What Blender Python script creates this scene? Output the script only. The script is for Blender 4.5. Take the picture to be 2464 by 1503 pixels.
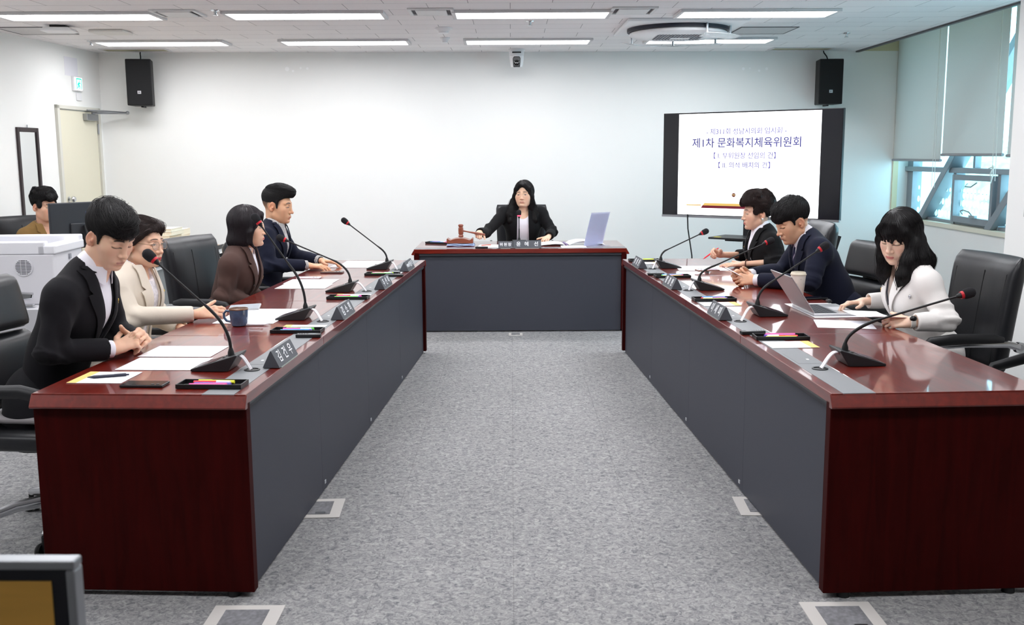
# Council committee room: three mahogany tables in a U, nine seated people.
import bpy, math, random
import numpy as np
from math import sin, cos, pi, radians
from mathutils import Vector, Matrix
from mathutils.bvhtree import BVHTree

SC = bpy.context.scene
COL = SC.collection
for o in list(bpy.data.objects):
    bpy.data.objects.remove(o)

# ------------------------------------------------------------------ camera
CAM_H, TILT, ROLL, FPX = 1.527, 0.153, -0.006, 2450.0
cam_d = bpy.data.cameras.new('camera')
cam = bpy.data.objects.new('camera', cam_d)
COL.objects.link(cam)
cam_d.sensor_fit = 'HORIZONTAL'
cam_d.sensor_width = 36.0
cam_d.lens = FPX / 2464.0 * 36.0
cam_d.clip_start = 0.05
cam_d.clip_end = 200
cam.matrix_world = (Matrix.Translation((0, 0, CAM_H)) @ Matrix.Rotation(pi / 2 - TILT, 4, 'X')
                    @ Matrix.Rotation(ROLL, 4, 'Z'))
cam_d.dof.use_dof = True
cam_d.dof.focus_distance = 6.0
cam_d.dof.aperture_fstop = 8.0
SC.camera = cam

# ------------------------------------------------------------------ sky outside and exposure
W = bpy.data.worlds.new('sky')
SC.world = W
W.use_nodes = True
_bg = W.node_tree.nodes['Background']
_bg.inputs[0].default_value = (0.62, 0.86, 1.0, 1)
_bg.inputs[1].default_value = 6.0
LAMP_POWER = 15.5
vs = SC.view_settings
vs.view_transform = 'Standard'
vs.look = 'None'
vs.gamma = 1.0
vs.use_curve_mapping = False
vs.exposure = 0.06
SC.cycles.max_bounces = 8
SC.cycles.diffuse_bounces = 5
SC.cycles.glossy_bounces = 4
SC.cycles.transmission_bounces = 6
SC.cycles.transparent_max_bounces = 12
SC.cycles.sample_clamp_indirect = 6.0
SC.cycles.caustics_reflective = False
SC.cycles.caustics_refractive = False

# ------------------------------------------------------------------ helpers: materials
def lin(c):
    return tuple((v / 12.92 if v <= 0.04045 else ((v + 0.055) / 1.055) ** 2.4) for v in c)

def rgb(r, g, b):
    return lin((r / 255.0, g / 255.0, b / 255.0))

MATS = {}

def mat(name, col=(0.8, 0.8, 0.8), rough=0.5, metal=0.0, spec=0.5, coat=0.0, noise=None, bump=None,
        emit=None, es=1.0, alpha=1.0, trans=0.0, sheen=0.0, attr=False, ior=1.45, coat_rough=0.05, sss=0.0):
    """noise=(scale, amount[, stretch]) varies the colour, bump=(scale, strength) roughens the surface."""
    if name in MATS:
        return MATS[name]
    m = bpy.data.materials.new(name)
    m.use_nodes = True
    nt = m.node_tree
    b = nt.nodes['Principled BSDF']
    i = b.inputs
    c4 = tuple(col) + (1,)
    i['Base Color'].default_value = c4
    i['Roughness'].default_value = rough
    i['Metallic'].default_value = metal
    i['Specular IOR Level'].default_value = spec
    i['Coat Weight'].default_value = coat
    i['Coat Roughness'].default_value = coat_rough
    i['Sheen Weight'].default_value = sheen
    i['Transmission Weight'].default_value = trans
    i['IOR'].default_value = ior
    i['Alpha'].default_value = alpha
    i['Subsurface Weight'].default_value = sss
    i['Subsurface Scale'].default_value = 0.006
    if emit:
        i['Emission Color'].default_value = tuple(emit) + (1,)
        i['Emission Strength'].default_value = es
    if attr:
        a = nt.nodes.new('ShaderNodeAttribute')
        a.attribute_name = 'Col'
        nt.links.new(a.outputs['Color'], i['Base Color'])
    tc = None
    def coord(stretch=(1, 1, 1)):
        t = nt.nodes.new('ShaderNodeTexCoord')
        mp = nt.nodes.new('ShaderNodeMapping')
        mp.inputs['Scale'].default_value = stretch
        nt.links.new(t.outputs['Object'], mp.inputs[0])
        return mp.outputs[0]
    if noise:
        n = nt.nodes.new('ShaderNodeTexNoise')
        n.inputs['Scale'].default_value = noise[0]
        n.inputs['Detail'].default_value = 4
        nt.links.new(coord(noise[2] if len(noise) > 2 else (1, 1, 1)), n.inputs['Vector'])
        r = nt.nodes.new('ShaderNodeValToRGB')
        r.color_ramp.elements[0].position = 0.3
        r.color_ramp.elements[1].position = 0.7
        r.color_ramp.elements[0].color = tuple(max(0, v * (1 - noise[1])) for v in col) + (1,)
        r.color_ramp.elements[1].color = tuple(min(1, v * (1 + noise[1])) for v in col) + (1,)
        nt.links.new(n.outputs['Fac'], r.inputs[0])
        nt.links.new(r.outputs[0], i['Base Color'])
    if bump:
        n = nt.nodes.new('ShaderNodeTexNoise')
        n.inputs['Scale'].default_value = bump[0]
        n.inputs['Detail'].default_value = 3
        nt.links.new(coord(bump[2] if len(bump) > 2 else (1, 1, 1)), n.inputs['Vector'])
        bp = nt.nodes.new('ShaderNodeBump')
        bp.inputs['Strength'].default_value = bump[1]
        bp.inputs['Distance'].default_value = 0.01
        nt.links.new(n.outputs['Fac'], bp.inputs['Height'])
        nt.links.new(bp.outputs[0], i['Normal'])
    MATS[name] = m
    return m

# ------------------------------------------------------------------ helpers: meshes
class MB:
    """collects simple shapes into ONE mesh"""
    def __init__(s):
        s.v, s.f, s.mi, s.sm = [], [], [], []
        s.M = Matrix.Identity(4)
        s.cur = 0
    def _add(s, vs_, fs, smooth=False):
        o = len(s.v)
        s.v += [tuple(s.M @ Vector(p)) for p in vs_]
        s.f += [tuple(o + k for k in f) for f in fs]
        s.mi += [s.cur] * len(fs)
        s.sm += [smooth] * len(fs)
        return s
    def box(s, x0, x1, y0, y1, z0, z1):
        p = [(x, y, z) for z in (z0, z1) for y in (y0, y1) for x in (x0, x1)]
        return s._add(p, [(0, 2, 3, 1), (4, 5, 7, 6), (0, 1, 5, 4), (2, 6, 7, 3), (0, 4, 6, 2), (1, 3, 7, 5)])
    def prism(s, poly, h0, h1, ax='z'):
        n = len(poly)
        def mk(a, b, h):
            return {'z': (a, b, h), 'y': (a, h, b), 'x': (h, a, b)}[ax]
        p = [mk(a, b, h0) for a, b in poly] + [mk(a, b, h1) for a, b in poly]
        fs = [tuple(range(n))[::-1], tuple(range(n, 2 * n))]
        fs += [(k, (k + 1) % n, n + (k + 1) % n, n + k) for k in range(n)]
        return s._add(p, fs)
    def tube(s, path, r, n=10, cap=True, flat=None):
        """round bar along a path; r is a number or a list"""
        path = [Vector(p) for p in path]
        rs = r if isinstance(r, (list, tuple)) else [r] * len(path)
        pts, fs = [], []
        ref = None
        for k, p in enumerate(path):
            a = path[max(0, k - 1)]
            b = path[min(len(path) - 1, k + 1)]
            t = (b - a).normalized()
            if ref is None:
                ref = Vector((0, 0, 1)) if abs(t.z) < 0.9 else Vector((1, 0, 0))
            u = (ref - t * ref.dot(t)).normalized()
            w = t.cross(u)
            ref = u
            for j in range(n):
                an = 2 * pi * j / n
                e = (flat or 1.0)
                pts.append(p + u * cos(an) * rs[k] + w * sin(an) * rs[k] * e)
        for k in range(len(path) - 1):
            for j in range(n):
                fs.append((k * n + j, k * n + (j + 1) % n, (k + 1) * n + (j + 1) % n, (k + 1) * n + j))
        if cap:
            fs.append(tuple(range(n))[::-1])
            fs.append(tuple(range((len(path) - 1) * n, len(path) * n)))
        return s._add(pts, fs, True)
    def lathe(s, prof, n=24, c=(0, 0, 0), ax='z'):
        pts, fs = [], []
        for r, h in prof:
            for j in range(n):
                an = 2 * pi * j / n
                a, b = r * cos(an), r * sin(an)
                q = {'z': (a, b, h), 'y': (a, -h, b), 'x': (h, a, b)}[ax]
                pts.append((q[0] + c[0], q[1] + c[1], q[2] + c[2]))
        m = len(prof)
        for k in range(m - 1):
            for j in range(n):
                fs.append((k * n + j, k * n + (j + 1) % n, (k + 1) * n + (j + 1) % n, (k + 1) * n + j))
        fs.append(tuple(range(n))[::-1])
        fs.append(tuple(range((m - 1) * n, m * n)))
        return s._add(pts, fs, True)
    def ball(s, c, r, n=12, sc=(1, 1, 1)):
        pts, fs = [], []
        m = n // 2 + 2
        for k in range(m):
            th = pi * (k + 0.02 * (k == 0) - 0.02 * (k == m - 1)) / (m - 1)
            for j in range(n):
                an = 2 * pi * j / n
                pts.append((c[0] + r * sc[0] * sin(th) * cos(an), c[1] + r * sc[1] * sin(th) * sin(an),
                            c[2] - r * sc[2] * cos(th)))
        for k in range(m - 1):
            for j in range(n):
                fs.append((k * n + j, k * n + (j + 1) % n, (k + 1) * n + (j + 1) % n, (k + 1) * n + j))
        fs.append(tuple(range(n))[::-1])
        fs.append(tuple(range((m - 1) * n, m * n)))
        return s._add(pts, fs, True)
    def sheet(s, grid, smooth=True, thick=0.0):
        """a grid of points; with thick, a closed slab along the grid's own normals"""
        g = [[Vector(p) for p in row] for row in grid]
        nr, nc = len(g), len(g[0])
        pts = [p for row in g for p in row]
        fs = [(r * nc + c, r * nc + c + 1, (r + 1) * nc + c + 1, (r + 1) * nc + c)
              for r in range(nr - 1) for c in range(nc - 1)]
        if thick:
            back = []
            for r in range(nr):
                for c in range(nc):
                    du = g[min(r + 1, nr - 1)][c] - g[max(r - 1, 0)][c]
                    dv = g[r][min(c + 1, nc - 1)] - g[r][max(c - 1, 0)]
                    nn = dv.cross(du)
                    nn = nn.normalized() if nn.length > 1e-9 else Vector((0, 0, 1))
                    back.append(g[r][c] - nn * thick)
            o = len(pts)
            pts += back
            fs += [tuple(o + k for k in f[::-1]) for f in list(fs)]
            rim = ([r * nc for r in range(nr)] + [(nr - 1) * nc + c for c in range(1, nc)]
                   + [r * nc + nc - 1 for r in range(nr - 2, -1, -1)] + [c for c in range(nc - 2, 0, -1)])
            for a, b in zip(rim, rim[1:] + rim[:1]):
                fs.append((a, b, o + b, o + a))
        return s._add(pts, fs, smooth)
    def raw(s, v, f, smooth=True):
        return s._add(v, f, smooth)
    def build(s, name, m, parent=None, bevel=0.0, seg=2, sharp=35):
        me = bpy.data.meshes.new(name)
        me.from_pydata(s.v, [], s.f)
        ms = m if isinstance(m, (list, tuple)) else [m]
        for q in ms:
            me.materials.append(q)
        me.polygons.foreach_set('material_index', s.mi)
        me.polygons.foreach_set('use_smooth', [bool(x) for x in s.sm])
        me.update()
        if any(s.sm):
            me.set_sharp_from_angle(angle=radians(sharp))
        o = bpy.data.objects.new(name, me)
        COL.objects.link(o)
        if parent:
            o.parent = parent
        if bevel:
            bv = o.modifiers.new('bevel', 'BEVEL')
            bv.width = bevel
            bv.segments = seg
            bv.limit_method = 'ANGLE'
            bv.angle_limit = radians(40)
        return o

def tag(o, label=None, cat=None, group=None, kind=None):
    if label: o['label'] = label
    if cat: o['category'] = cat
    if group: o['group'] = group
    if kind: o['kind'] = kind
    return o

def thing(name, label, cat, loc=(0, 0, 0), rz=0.0, group=None):
    o = bpy.data.objects.new(name, None)
    COL.objects.link(o)
    o.empty_display_size = 0.05
    o.location = loc
    o.rotation_euler = (0, 0, rz)
    return tag(o, label, cat, group)

def place(o, loc, rz=0.0):
    o.location = loc
    o.rotation_euler = (0, 0, rz)
    return o

def dup(root, loc, rz=0.0, label=None, group=None):
    r = root.copy()
    COL.objects.link(r)
    place(r, loc, rz)
    if label: r['label'] = label
    if group: r['group'] = group
    for ch in list(root.children):
        c = ch.copy()
        COL.objects.link(c)
        c.parent = r
        for g in ch.children:
            d = g.copy()
            COL.objects.link(d)
            d.parent = c
    return r

def struct(o):
    o['kind'] = 'structure'
    return o

def text_mesh(body, size, bold=0.0, shear=0.0, extrude=0.0006, align='CENTER', space=1.0):
    """lettering as mesh data lying in the XY plane, facing +Z"""
    c = bpy.data.curves.new('lettering', 'FONT')
    c.body = body
    c.size = size
    c.offset = bold * size
    c.shear = shear
    c.extrude = extrude
    c.align_x = align
    c.align_y = 'CENTER'
    c.space_character = space
    c.resolution_u = 3
    o = bpy.data.objects.new('lettering', c)
    COL.objects.link(o)
    dg = bpy.context.evaluated_depsgraph_get()
    me = bpy.data.meshes.new_from_object(o.evaluated_get(dg))
    bpy.data.objects.remove(o)
    return me

def text_obj(name, body, size, m, parent, M, **kw):
    me = text_mesh(body, size, **kw)
    me.transform(M)
    me.materials.clear()
    me.materials.append(m)
    o = bpy.data.objects.new(name, me)
    COL.objects.link(o)
    o.parent = parent
    return o

def frame_M(origin, xdir, ydir):
    """matrix taking the XY plane to the plane spanned by xdir, ydir"""
    x = Vector(xdir).normalized()
    y = Vector(ydir)
    y = (y - x * y.dot(x)).normalized()
    z = x.cross(y)
    m = Matrix.Identity(4)
    for k in range(3):
        m[k][0], m[k][1], m[k][2], m[k][3] = x[k], y[k], z[k], origin[k]
    return m

# shared materials
white_paper = mat('white_paper', rgb(246, 247, 252), 0.7)
black_plastic = mat('black_plastic', rgb(26, 27, 30), 0.42)
dark_rubber = mat('dark_rubber', rgb(18, 18, 20), 0.7)
chrome = mat('chrome', rgb(205, 207, 210), 0.16, 1.0)
brushed = mat('brushed_metal', rgb(165, 168, 172), 0.35, 1.0)
white_plastic = mat('white_plastic', rgb(236, 236, 238), 0.4)
white_letter = mat('white_letter', rgb(245, 246, 250), 0.6)

# ------------------------------------------------------------------ the room
HC = 2.60
def left_x(y):
    return -4.265 - (10.81 - y) * 0.065
def back_y(x):
    return 10.81 + (x + 4.265) * 0.0386
LW_RZ = -math.atan(0.065)
BW_RZ = math.atan(0.0386)

def carpet_material():
    m = mat('grey_carpet', rgb(140, 140, 142), 0.95, spec=0.1)
    nt = m.node_tree
    b = nt.nodes['Principled BSDF']
    tc = nt.nodes.new('ShaderNodeTexCoord')
    def noise(sc, det, rough=0.6, dist=0.0):
        n = nt.nodes.new('ShaderNodeTexNoise')
        n.inputs['Scale'].default_value = sc
        n.inputs['Detail'].default_value = det
        n.inputs['Roughness'].default_value = rough
        n.inputs['Distortion'].default_value = dist
        nt.links.new(tc.outputs['Object'], n.inputs['Vector'])
        return n.outputs['Fac']
    a = noise(42, 5, 0.75, 1.2)
    c = noise(1.3, 2)
    r = nt.nodes.new('ShaderNodeValToRGB')
    r.color_ramp.elements[0].position = 0.34
    r.color_ramp.elements[1].position = 0.66
    r.color_ramp.elements[0].color = rgb(104, 105, 110) + (1,)
    r.color_ramp.elements[1].color = rgb(176, 175, 174) + (1,)
    nt.links.new(a, r.inputs[0])
    br = nt.nodes.new('ShaderNodeTexBrick')
    br.offset = 0.0
    br.inputs['Color1'].default_value = (1, 1, 1, 1)
    br.inputs['Color2'].default_value = (0.97, 0.97, 0.97, 1)
    br.inputs['Mortar'].default_value = (0.80, 0.80, 0.80, 1)
    br.inputs['Scale'].default_value = 1.0
    br.inputs['Mortar Size'].default_value = 0.0018
    br.inputs['Brick Width'].default_value = 0.5
    br.inputs['Row Height'].default_value = 0.5
    nt.links.new(tc.outputs['Object'], br.inputs['Vector'])
    mx = nt.nodes.new('ShaderNodeMix')
    mx.data_type = 'RGBA'
    mx.blend_type = 'MULTIPLY'
    mx.inputs['Factor'].default_value = 1.0
    nt.links.new(r.outputs[0], mx.inputs['A'])
    nt.links.new(br.outputs['Color'], mx.inputs['B'])
    hs = nt.nodes.new('ShaderNodeHueSaturation')
    mr = nt.nodes.new('ShaderNodeMapRange')
    mr.inputs['To Min'].default_value = 0.9
    mr.inputs['To Max'].default_value = 1.1
    nt.links.new(c, mr.inputs['Value'])
    nt.links.new(mr.outputs[0], hs.inputs['Value'])
    nt.links.new(mx.outputs['Result'], hs.inputs['Color'])
    nt.links.new(hs.outputs[0], b.inputs['Base Color'])
    bp = nt.nodes.new('ShaderNodeBump')
    bp.inputs['Strength'].default_value = 0.5
    bp.inputs['Distance'].default_value = 0.004
    nt.links.new(a, bp.inputs['Height'])
    nt.links.new(bp.outputs[0], b.inputs['Normal'])
    return m

def ceiling_material():
    m = mat('ceiling_tile', rgb(214, 210, 211), 0.9, spec=0.1)
    nt = m.node_tree
    b = nt.nodes['Principled BSDF']
    tc = nt.nodes.new('ShaderNodeTexCoord')
    br = nt.nodes.new('ShaderNodeTexBrick')
    br.offset = 0.5
    for k, c in (('Color1', rgb(243, 240, 240)), ('Color2', rgb(238, 235, 236)), ('Mortar', rgb(150, 148, 150))):
        br.inputs[k].default_value = c + (1,)
    br.inputs['Scale'].default_value = 1.0
    br.inputs['Mortar Size'].default_value = 0.0022
    br.inputs['Brick Width'].default_value = 0.6
    br.inputs['Row Height'].default_value = 0.3
    nt.links.new(tc.outputs['Object'], br.inputs['Vector'])
    n = nt.nodes.new('ShaderNodeTexNoise')
    n.inputs['Scale'].default_value = 30
    n.inputs['Detail'].default_value = 6
    n.inputs['Roughness'].default_value = 0.8
    mp = nt.nodes.new('ShaderNodeMapping')
    mp.inputs['Scale'].default_value = (0.5, 2.0, 1)
    nt.links.new(tc.outputs['Object'], mp.inputs[0])
    nt.links.new(mp.outputs[0], n.inputs['Vector'])
    r = nt.nodes.new('ShaderNodeValToRGB')
    r.color_ramp.elements[0].position = 0.30
    r.color_ramp.elements[1].position = 0.40
    r.color_ramp.elements[0].color = (0.78, 0.76, 0.74, 1)
    r.color_ramp.elements[1].color = (1, 1, 1, 1)
    nt.links.new(n.outputs['Fac'], r.inputs[0])
    mx = nt.nodes.new('ShaderNodeMix')
    mx.data_type = 'RGBA'
    mx.blend_type = 'MULTIPLY'
    mx.inputs['Factor'].default_value = 1.0
    nt.links.new(br.outputs['Color'], mx.inputs['A'])
    nt.links.new(r.outputs[0], mx.inputs['B'])
    nt.links.new(mx.outputs['Result'], b.inputs['Base Color'])
    return m

wall_paint = mat('white_wall_paint', rgb(242, 242, 240), 0.75, spec=0.25, noise=(1.2, 0.012), bump=(260, 0.03))
beige_paint = mat('beige_trim_paint', rgb(214, 205, 172), 0.6)
grey_base = mat('dark_grey_baseboard', rgb(74, 76, 80), 0.6)
alu = mat('grey_window_aluminium', rgb(140, 146, 152), 0.45, 0.35)
alu_dark = mat('dark_trim_metal', rgb(88, 88, 90), 0.5, 0.3)

struct(MB().box(-5.4, 4.6, -2.7, 11.4, -0.1, 0.0).build('floor', carpet_material()))
struct(MB().box(-5.4, 3.68, -2.7, 11.4, HC, HC + 0.12).build('ceiling', ceiling_material()))
wb = struct(MB().prism([(-5.2, back_y(-5.2)), (4.7, back_y(4.7)), (4.7, 11.5), (-5.2, 11.5)], 0, 2.95).build('wall_back', wall_paint))
wl = struct(MB().prism([(left_x(11.3), 11.3), (-5.6, 11.3), (-5.6, -2.6), (left_x(-2.6), -2.6)], 0, 2.75).build('wall_left', wall_paint))
struct(MB().box(-5.6, 4.7, -2.7, -2.5, 0, 2.75).build('wall_rear', wall_paint))
mb = MB().box(4.26, 4.5, -2.6, 11.3, 0, 0.80).box(4.26, 4.5, -2.6, 6.2, 0.80, 2.95).box(4.40, 4.5, 6.2, 11.3, 2.78, 2.95)
struct(mb.build('wall_right', wall_paint))
struct(MB().box(3.60, 4.5, -2.6, 11.3, 2.80, 2.9).box(3.66, 3.69, -2.6, 11.2, 2.62, 2.8).build('trim_1', beige_paint))      # blind pocket over the windows
struct(MB().prism([(3.70, back_y(3.70) - 0.012), (4.13, back_y(4.13) - 0.012), (4.13, back_y(4.13) + .02), (3.7, back_y(3.7) + .02)], 2.602, 2.80).build('trim_2', beige_paint))
struct(MB().box(3.665, 3.70, -2.4, 11.1, 2.585, 2.612).build('trim_3', alu_dark))
struct(MB().box(4.13, 4.185, back_y(4.15) - 0.02, back_y(4.15) + 0.02, 0.845, 2.8).build('trim_4', beige_paint))
struct(MB().box(4.245, 4.27, -2.4, 11.1, 0, 0.09).build('baseboard_right', grey_base))
struct(MB().prism([(-4.2, back_y(-4.2) - 0.012), (4.2, back_y(4.2) - 0.012), (4.2, back_y(4.2) + .01), (-4.2, back_y(-4.2) + .01)], 0, 0.09).build('baseboard_back', grey_base))
b_ = MB().box(-0.01, 0.012, -11.5, -1.0, 0, 0.09).build('baseboard_left', grey_base)
place(b_, (left_x(10.81), 10.81, 0), LW_RZ)
struct(b_)
struct(MB().box(3.20, 4.2, 5.75, 6.60, 0, HC).build('pillar', wall_paint))

# repaint marks and putty spots on the walls
pale = mat('fresh_paint_patch', rgb(232, 231, 238), 0.6)
o = MB().box(0.0, 0.002, -0.72, -0.46, 2.32, 2.50).build('paint_patch', pale, wl)
o.location = (left_x(10.81), 10.81, 0); o.rotation_euler = (0, 0, LW_RZ)
putty = mat('putty_spot', rgb(252, 252, 252), 0.5)
def spots(lst, name):
    m = MB()
    for px, z, r in lst:
        m.lathe([(r, 0), (r * 0.98, 0.0015)], 10, (px, back_y(px) - 0.001, z), 'y')
    m.build(name, putty, wb)
spots([(-2.33, 2.43, .024), (-2.27, 2.41, .013), (-2.19, 2.44, .011), (-2.12, 2.435, .014)], 'putty_spot')
spots([(2.47, 2.42, .016), (2.54, 2.425, .008), (2.64, 2.40, .013), (2.72, 2.42, .016)], 'putty_spot')

# ---- window wall: sill, frame, braces, glass, blinds
struct(MB().box(4.235, 4.5, 6.2, 11.15, 0.80, 0.845).build('trim_5', mat('window_sill_paint', rgb(226, 222, 204), 0.5), bevel=0.004))
glass = bpy.data.materials.new('window_glass')
glass.use_nodes = True
nt = glass.node_tree
nt.nodes.clear()
_o = nt.nodes.new('ShaderNodeOutputMaterial')
_m = nt.nodes.new('ShaderNodeMixShader')
_t = nt.nodes.new('ShaderNodeBsdfTransparent')
_g = nt.nodes.new('ShaderNodeBsdfGlossy')
_t.inputs[0].default_value = (0.80, 0.97, 0.99, 1)
_g.inputs['Roughness'].default_value = 0.02
_m.inputs[0].default_value = 0.07
nt.links.new(_t.outputs[0], _m.inputs[1])
nt.links.new(_g.outputs[0], _m.inputs[2])
nt.links.new(_m.outputs[0], _o.inputs[0])
frit = mat('white_frit_dot', (0.9, 0.97, 1.0), 0.6)
frit.node_tree.nodes['Principled BSDF'].inputs['Transmission Weight'].default_value = 0.0
_nt = frit.node_tree
_tr = _nt.nodes.new('ShaderNodeBsdfTranslucent')
_tr.inputs[0].default_value = (0.95, 1, 1, 1)
_mx = _nt.nodes.new('ShaderNodeMixShader')
_mx.inputs[0].default_value = 0.75
_nt.links.new(_nt.nodes['Principled BSDF'].outputs[0], _mx.inputs[1])
_nt.links.new(_tr.outputs[0], _mx.inputs[2])
_nt.links.new(_mx.outputs[0], _nt.nodes['Material Output'].inputs[0])

win = thing('window_1', None, None, (0, 0, 0))
struct(win)
fr = MB()
fr.box(4.27, 4.38, 6.2, 11.15, 1.335, 1.385)                 # transom
fr.box(4.30, 4.40, 11.00, 11.16, 0.845, 2.78)                # jamb by the back wall
for y in (9.93, 9.02, 7.2):
    fr.box(4.29, 4.38, y - 0.03, y + 0.03, 0.845, 1.34)
fr.box(4.30, 4.38, 6.2, 11.15, 0.845, 0.875)
fr.box(4.30, 4.40, 6.2, 6.28, 0.845, 2.78)
for y in (9.6, 8.2):
    fr.box(4.32, 4.38, y - 0.02, y + 0.02, 1.385, 2.78)
fr.build('frame', alu, win, bevel=0.003)
MB().box(4.35, 4.356, 6.2, 11.1, 0.86, 2.8).build('pane', glass, win)
m = MB()
for z, r in ((1.165, .022), (1.045, .033), (0.925, .035)):
    y = 6.4
    while y < 10.98:
        m.lathe([(r, -0.0005), (r, 0.0005)], 14, (4.347, y, z), 'x')
        y += 0.078
for k in range(36):
    m.lathe([(0.03, -0.0005), (0.03, 0.0005)], 14, (4.347, 7.1 + k * .078, 1.12), 'x') if 7.1 + k * .078 < 9.9 else None
m.build('frit_dots', frit, win)
# openable sash with its two handles
s = MB()
for (y0, y1) in ((9.06, 9.90),):
    s.box(4.255, 4.30, y0, y0 + 0.05, 0.87, 1.32).box(4.255, 4.30, y1 - 0.05, y1, 0.87, 1.32)
    s.box(4.256, 4.30, y0 + .0505, y1 - .0505, 0.87, 0.93).box(4.256, 4.30, y0 + .0505, y1 - .0505, 1.27, 1.32)
sash = s.build('sash', alu, win, bevel=0.003)
h = MB().tube([(4.25, 9.62, .955), (4.22, 9.60, .985), (4.20, 9.5, 1.0), (4.22, 9.42, .985), (4.25, 9.40, .94)], .006, 8).box(4.235, 4.26, 9.34, 9.46, .93, .955)
h.build('handle', brushed, sash)
MB().tube([(4.25, 9.55, 1.24), (4.22, 9.53, 1.215), (4.215, 9.40, 1.215), (4.25, 9.36, 1.255)], .006, 8).build('handle', brushed, sash)
br = MB()
def brace(y0, z0, z1, sl, w=0.10):
    y1 = y0 - (z1 - z0) * sl
    br.prism([(y0, z0), (y0 - w * 1.25, z0), (y1 - w * 1.25, z1), (y1, z1)], 4.24, 4.40, 'x')
brace(10.70, 0.845, 2.78, 1.13)
brace(9.16, 0.845, 2.78, 1.13)
brace(12.0 - 0.0, 1.385, 2.78, 1.13) if False else None
br.build('brace', alu, win, bevel=0.004)

blind_m = bpy.data.materials.new('roller_blind_fabric')
blind_m.use_nodes = True
nt = blind_m.node_tree
pb = nt.nodes['Principled BSDF']
pb.inputs['Base Color'].default_value = rgb(214, 215, 212) + (1,)
pb.inputs['Roughness'].default_value = 0.85
pb.inputs['Specular IOR Level'].default_value = 0.1
tl = nt.nodes.new('ShaderNodeBsdfTranslucent')
tl.inputs[0].default_value = rgb(230, 222, 218) + (1,)
mx = nt.nodes.new('ShaderNodeMixShader')
mx.inputs[0].default_value = 0.28
nt.links.new(pb.outputs[0], mx.inputs[1])
nt.links.new(tl.outputs[0], mx.inputs[2])
nt.links.new(mx.outputs[0], nt.nodes['Material Output'].inputs[0])
cord_m = mat('white_cord', rgb(232, 232, 226), 0.6)
blind_bar = mat('blind_bottom_bar', rgb(150, 152, 156), 0.5)
for k, (ya, yb, zb, lab) in enumerate(((11.13, 9.90, 1.455, 'pale grey roller blind nearest the back wall, hanging slightly lower'),
                                       (9.87, 8.66, 1.508, 'pale grey roller blind between two bright gaps, second from the back wall'),
                                       (8.57, 7.3, 1.50, 'pale grey roller blind mostly hidden behind the white pillar'))):
    t = thing('roller_blind', lab, 'blind', (4.13, (ya + yb) / 2, zb), 0, 'roller blinds on the window wall')
    hw = (ya - yb) / 2
    m = MB()
    m.sheet([[(0.004 * sin(3 * y) * (1 - z), y * hw, z * (2.76 - zb)) for y in np.linspace(-1, 1, 9)] for z in np.linspace(0, 1, 9)], True, 0.0015)
    m.build('fabric', blind_m, t)
    MB().tube([(0, -hw - .008, 0), (0, hw + .008, 0)], 0.013, 10).build('bottom_bar', blind_bar, t)
    MB().tube([(0.02, -hw, 2.755 - zb), (0.02, hw, 2.755 - zb)], 0.025, 10).build('roller', blind_bar, t)
    if k < 2:
        c = MB()
        yy = -hw + 0.10
        zl = -0.26 if k == 0 else -0.22
        for dy, dx in ((0.0, -.03), (-0.075, -.035)):
            c.tube([(dx, yy + dy * (0.3 + 0.7 * (1 - q)), (2.74 - zb) * q + zl * (1 - q)) for q in np.linspace(0, 1, 7)], 0.003, 6)
        if k == 1:
            c.ball((-.035, yy - .03, -.10), .012, 8)
            c.tube([(-.035, yy - .03, -.1), (-.035, yy + .02, -.16), (-.035, yy, -.24), (-.035, yy - .04, -.16), (-.035, yy - .03, -.1)], .004, 6)
            c.tube([(-.035, yy - .03, -.1), (-.036, yy + .05, -.115)], .005, 6)
        c.build('pull_cord', cord_m, t)

# trees outside the window
leaf = mat('hazed_green_leaves', rgb(176, 192, 172), 0.8, noise=(5.0, 0.30))  # haze of the window glass is put into this paled leaf colour
bark = mat('tree_bark', rgb(120, 105, 92), 0.9)
rnd = random.Random(4)
for k, (x, y, r, lab) in enumerate(((12.2, 26.5, 2.1, 'green leafy tree outside the window, nearest the back wall corner'),
                                    (11.2, 21.6, 1.7, 'green leafy tree outside, seen through the open sash'),
                                    (16.5, 32.5, 2.6, 'tall green tree outside, furthest from the window'))):
    t = thing('tree', lab, 'tree', (x, y, -6), 0, 'trees outside the window')
    m = MB()
    for q in range(26):
        a, b_, rr = rnd.uniform(0, 6.28), rnd.uniform(-1, 1), rnd.uniform(.35, .6) * r
        d = r * 0.75
        m.ball((d * cos(a) * math.sqrt(1 - b_ * b_), d * sin(a) * math.sqrt(1 - b_ * b_), 5.0 + d * b_), rr, 9)
    m.build('crown', leaf, t)
    MB().tube([(0, 0, -2), (0.1, 0, 2), (0, 0, 5)], [.25, .2, .1], 8).build('trunk', bark, t)

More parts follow.
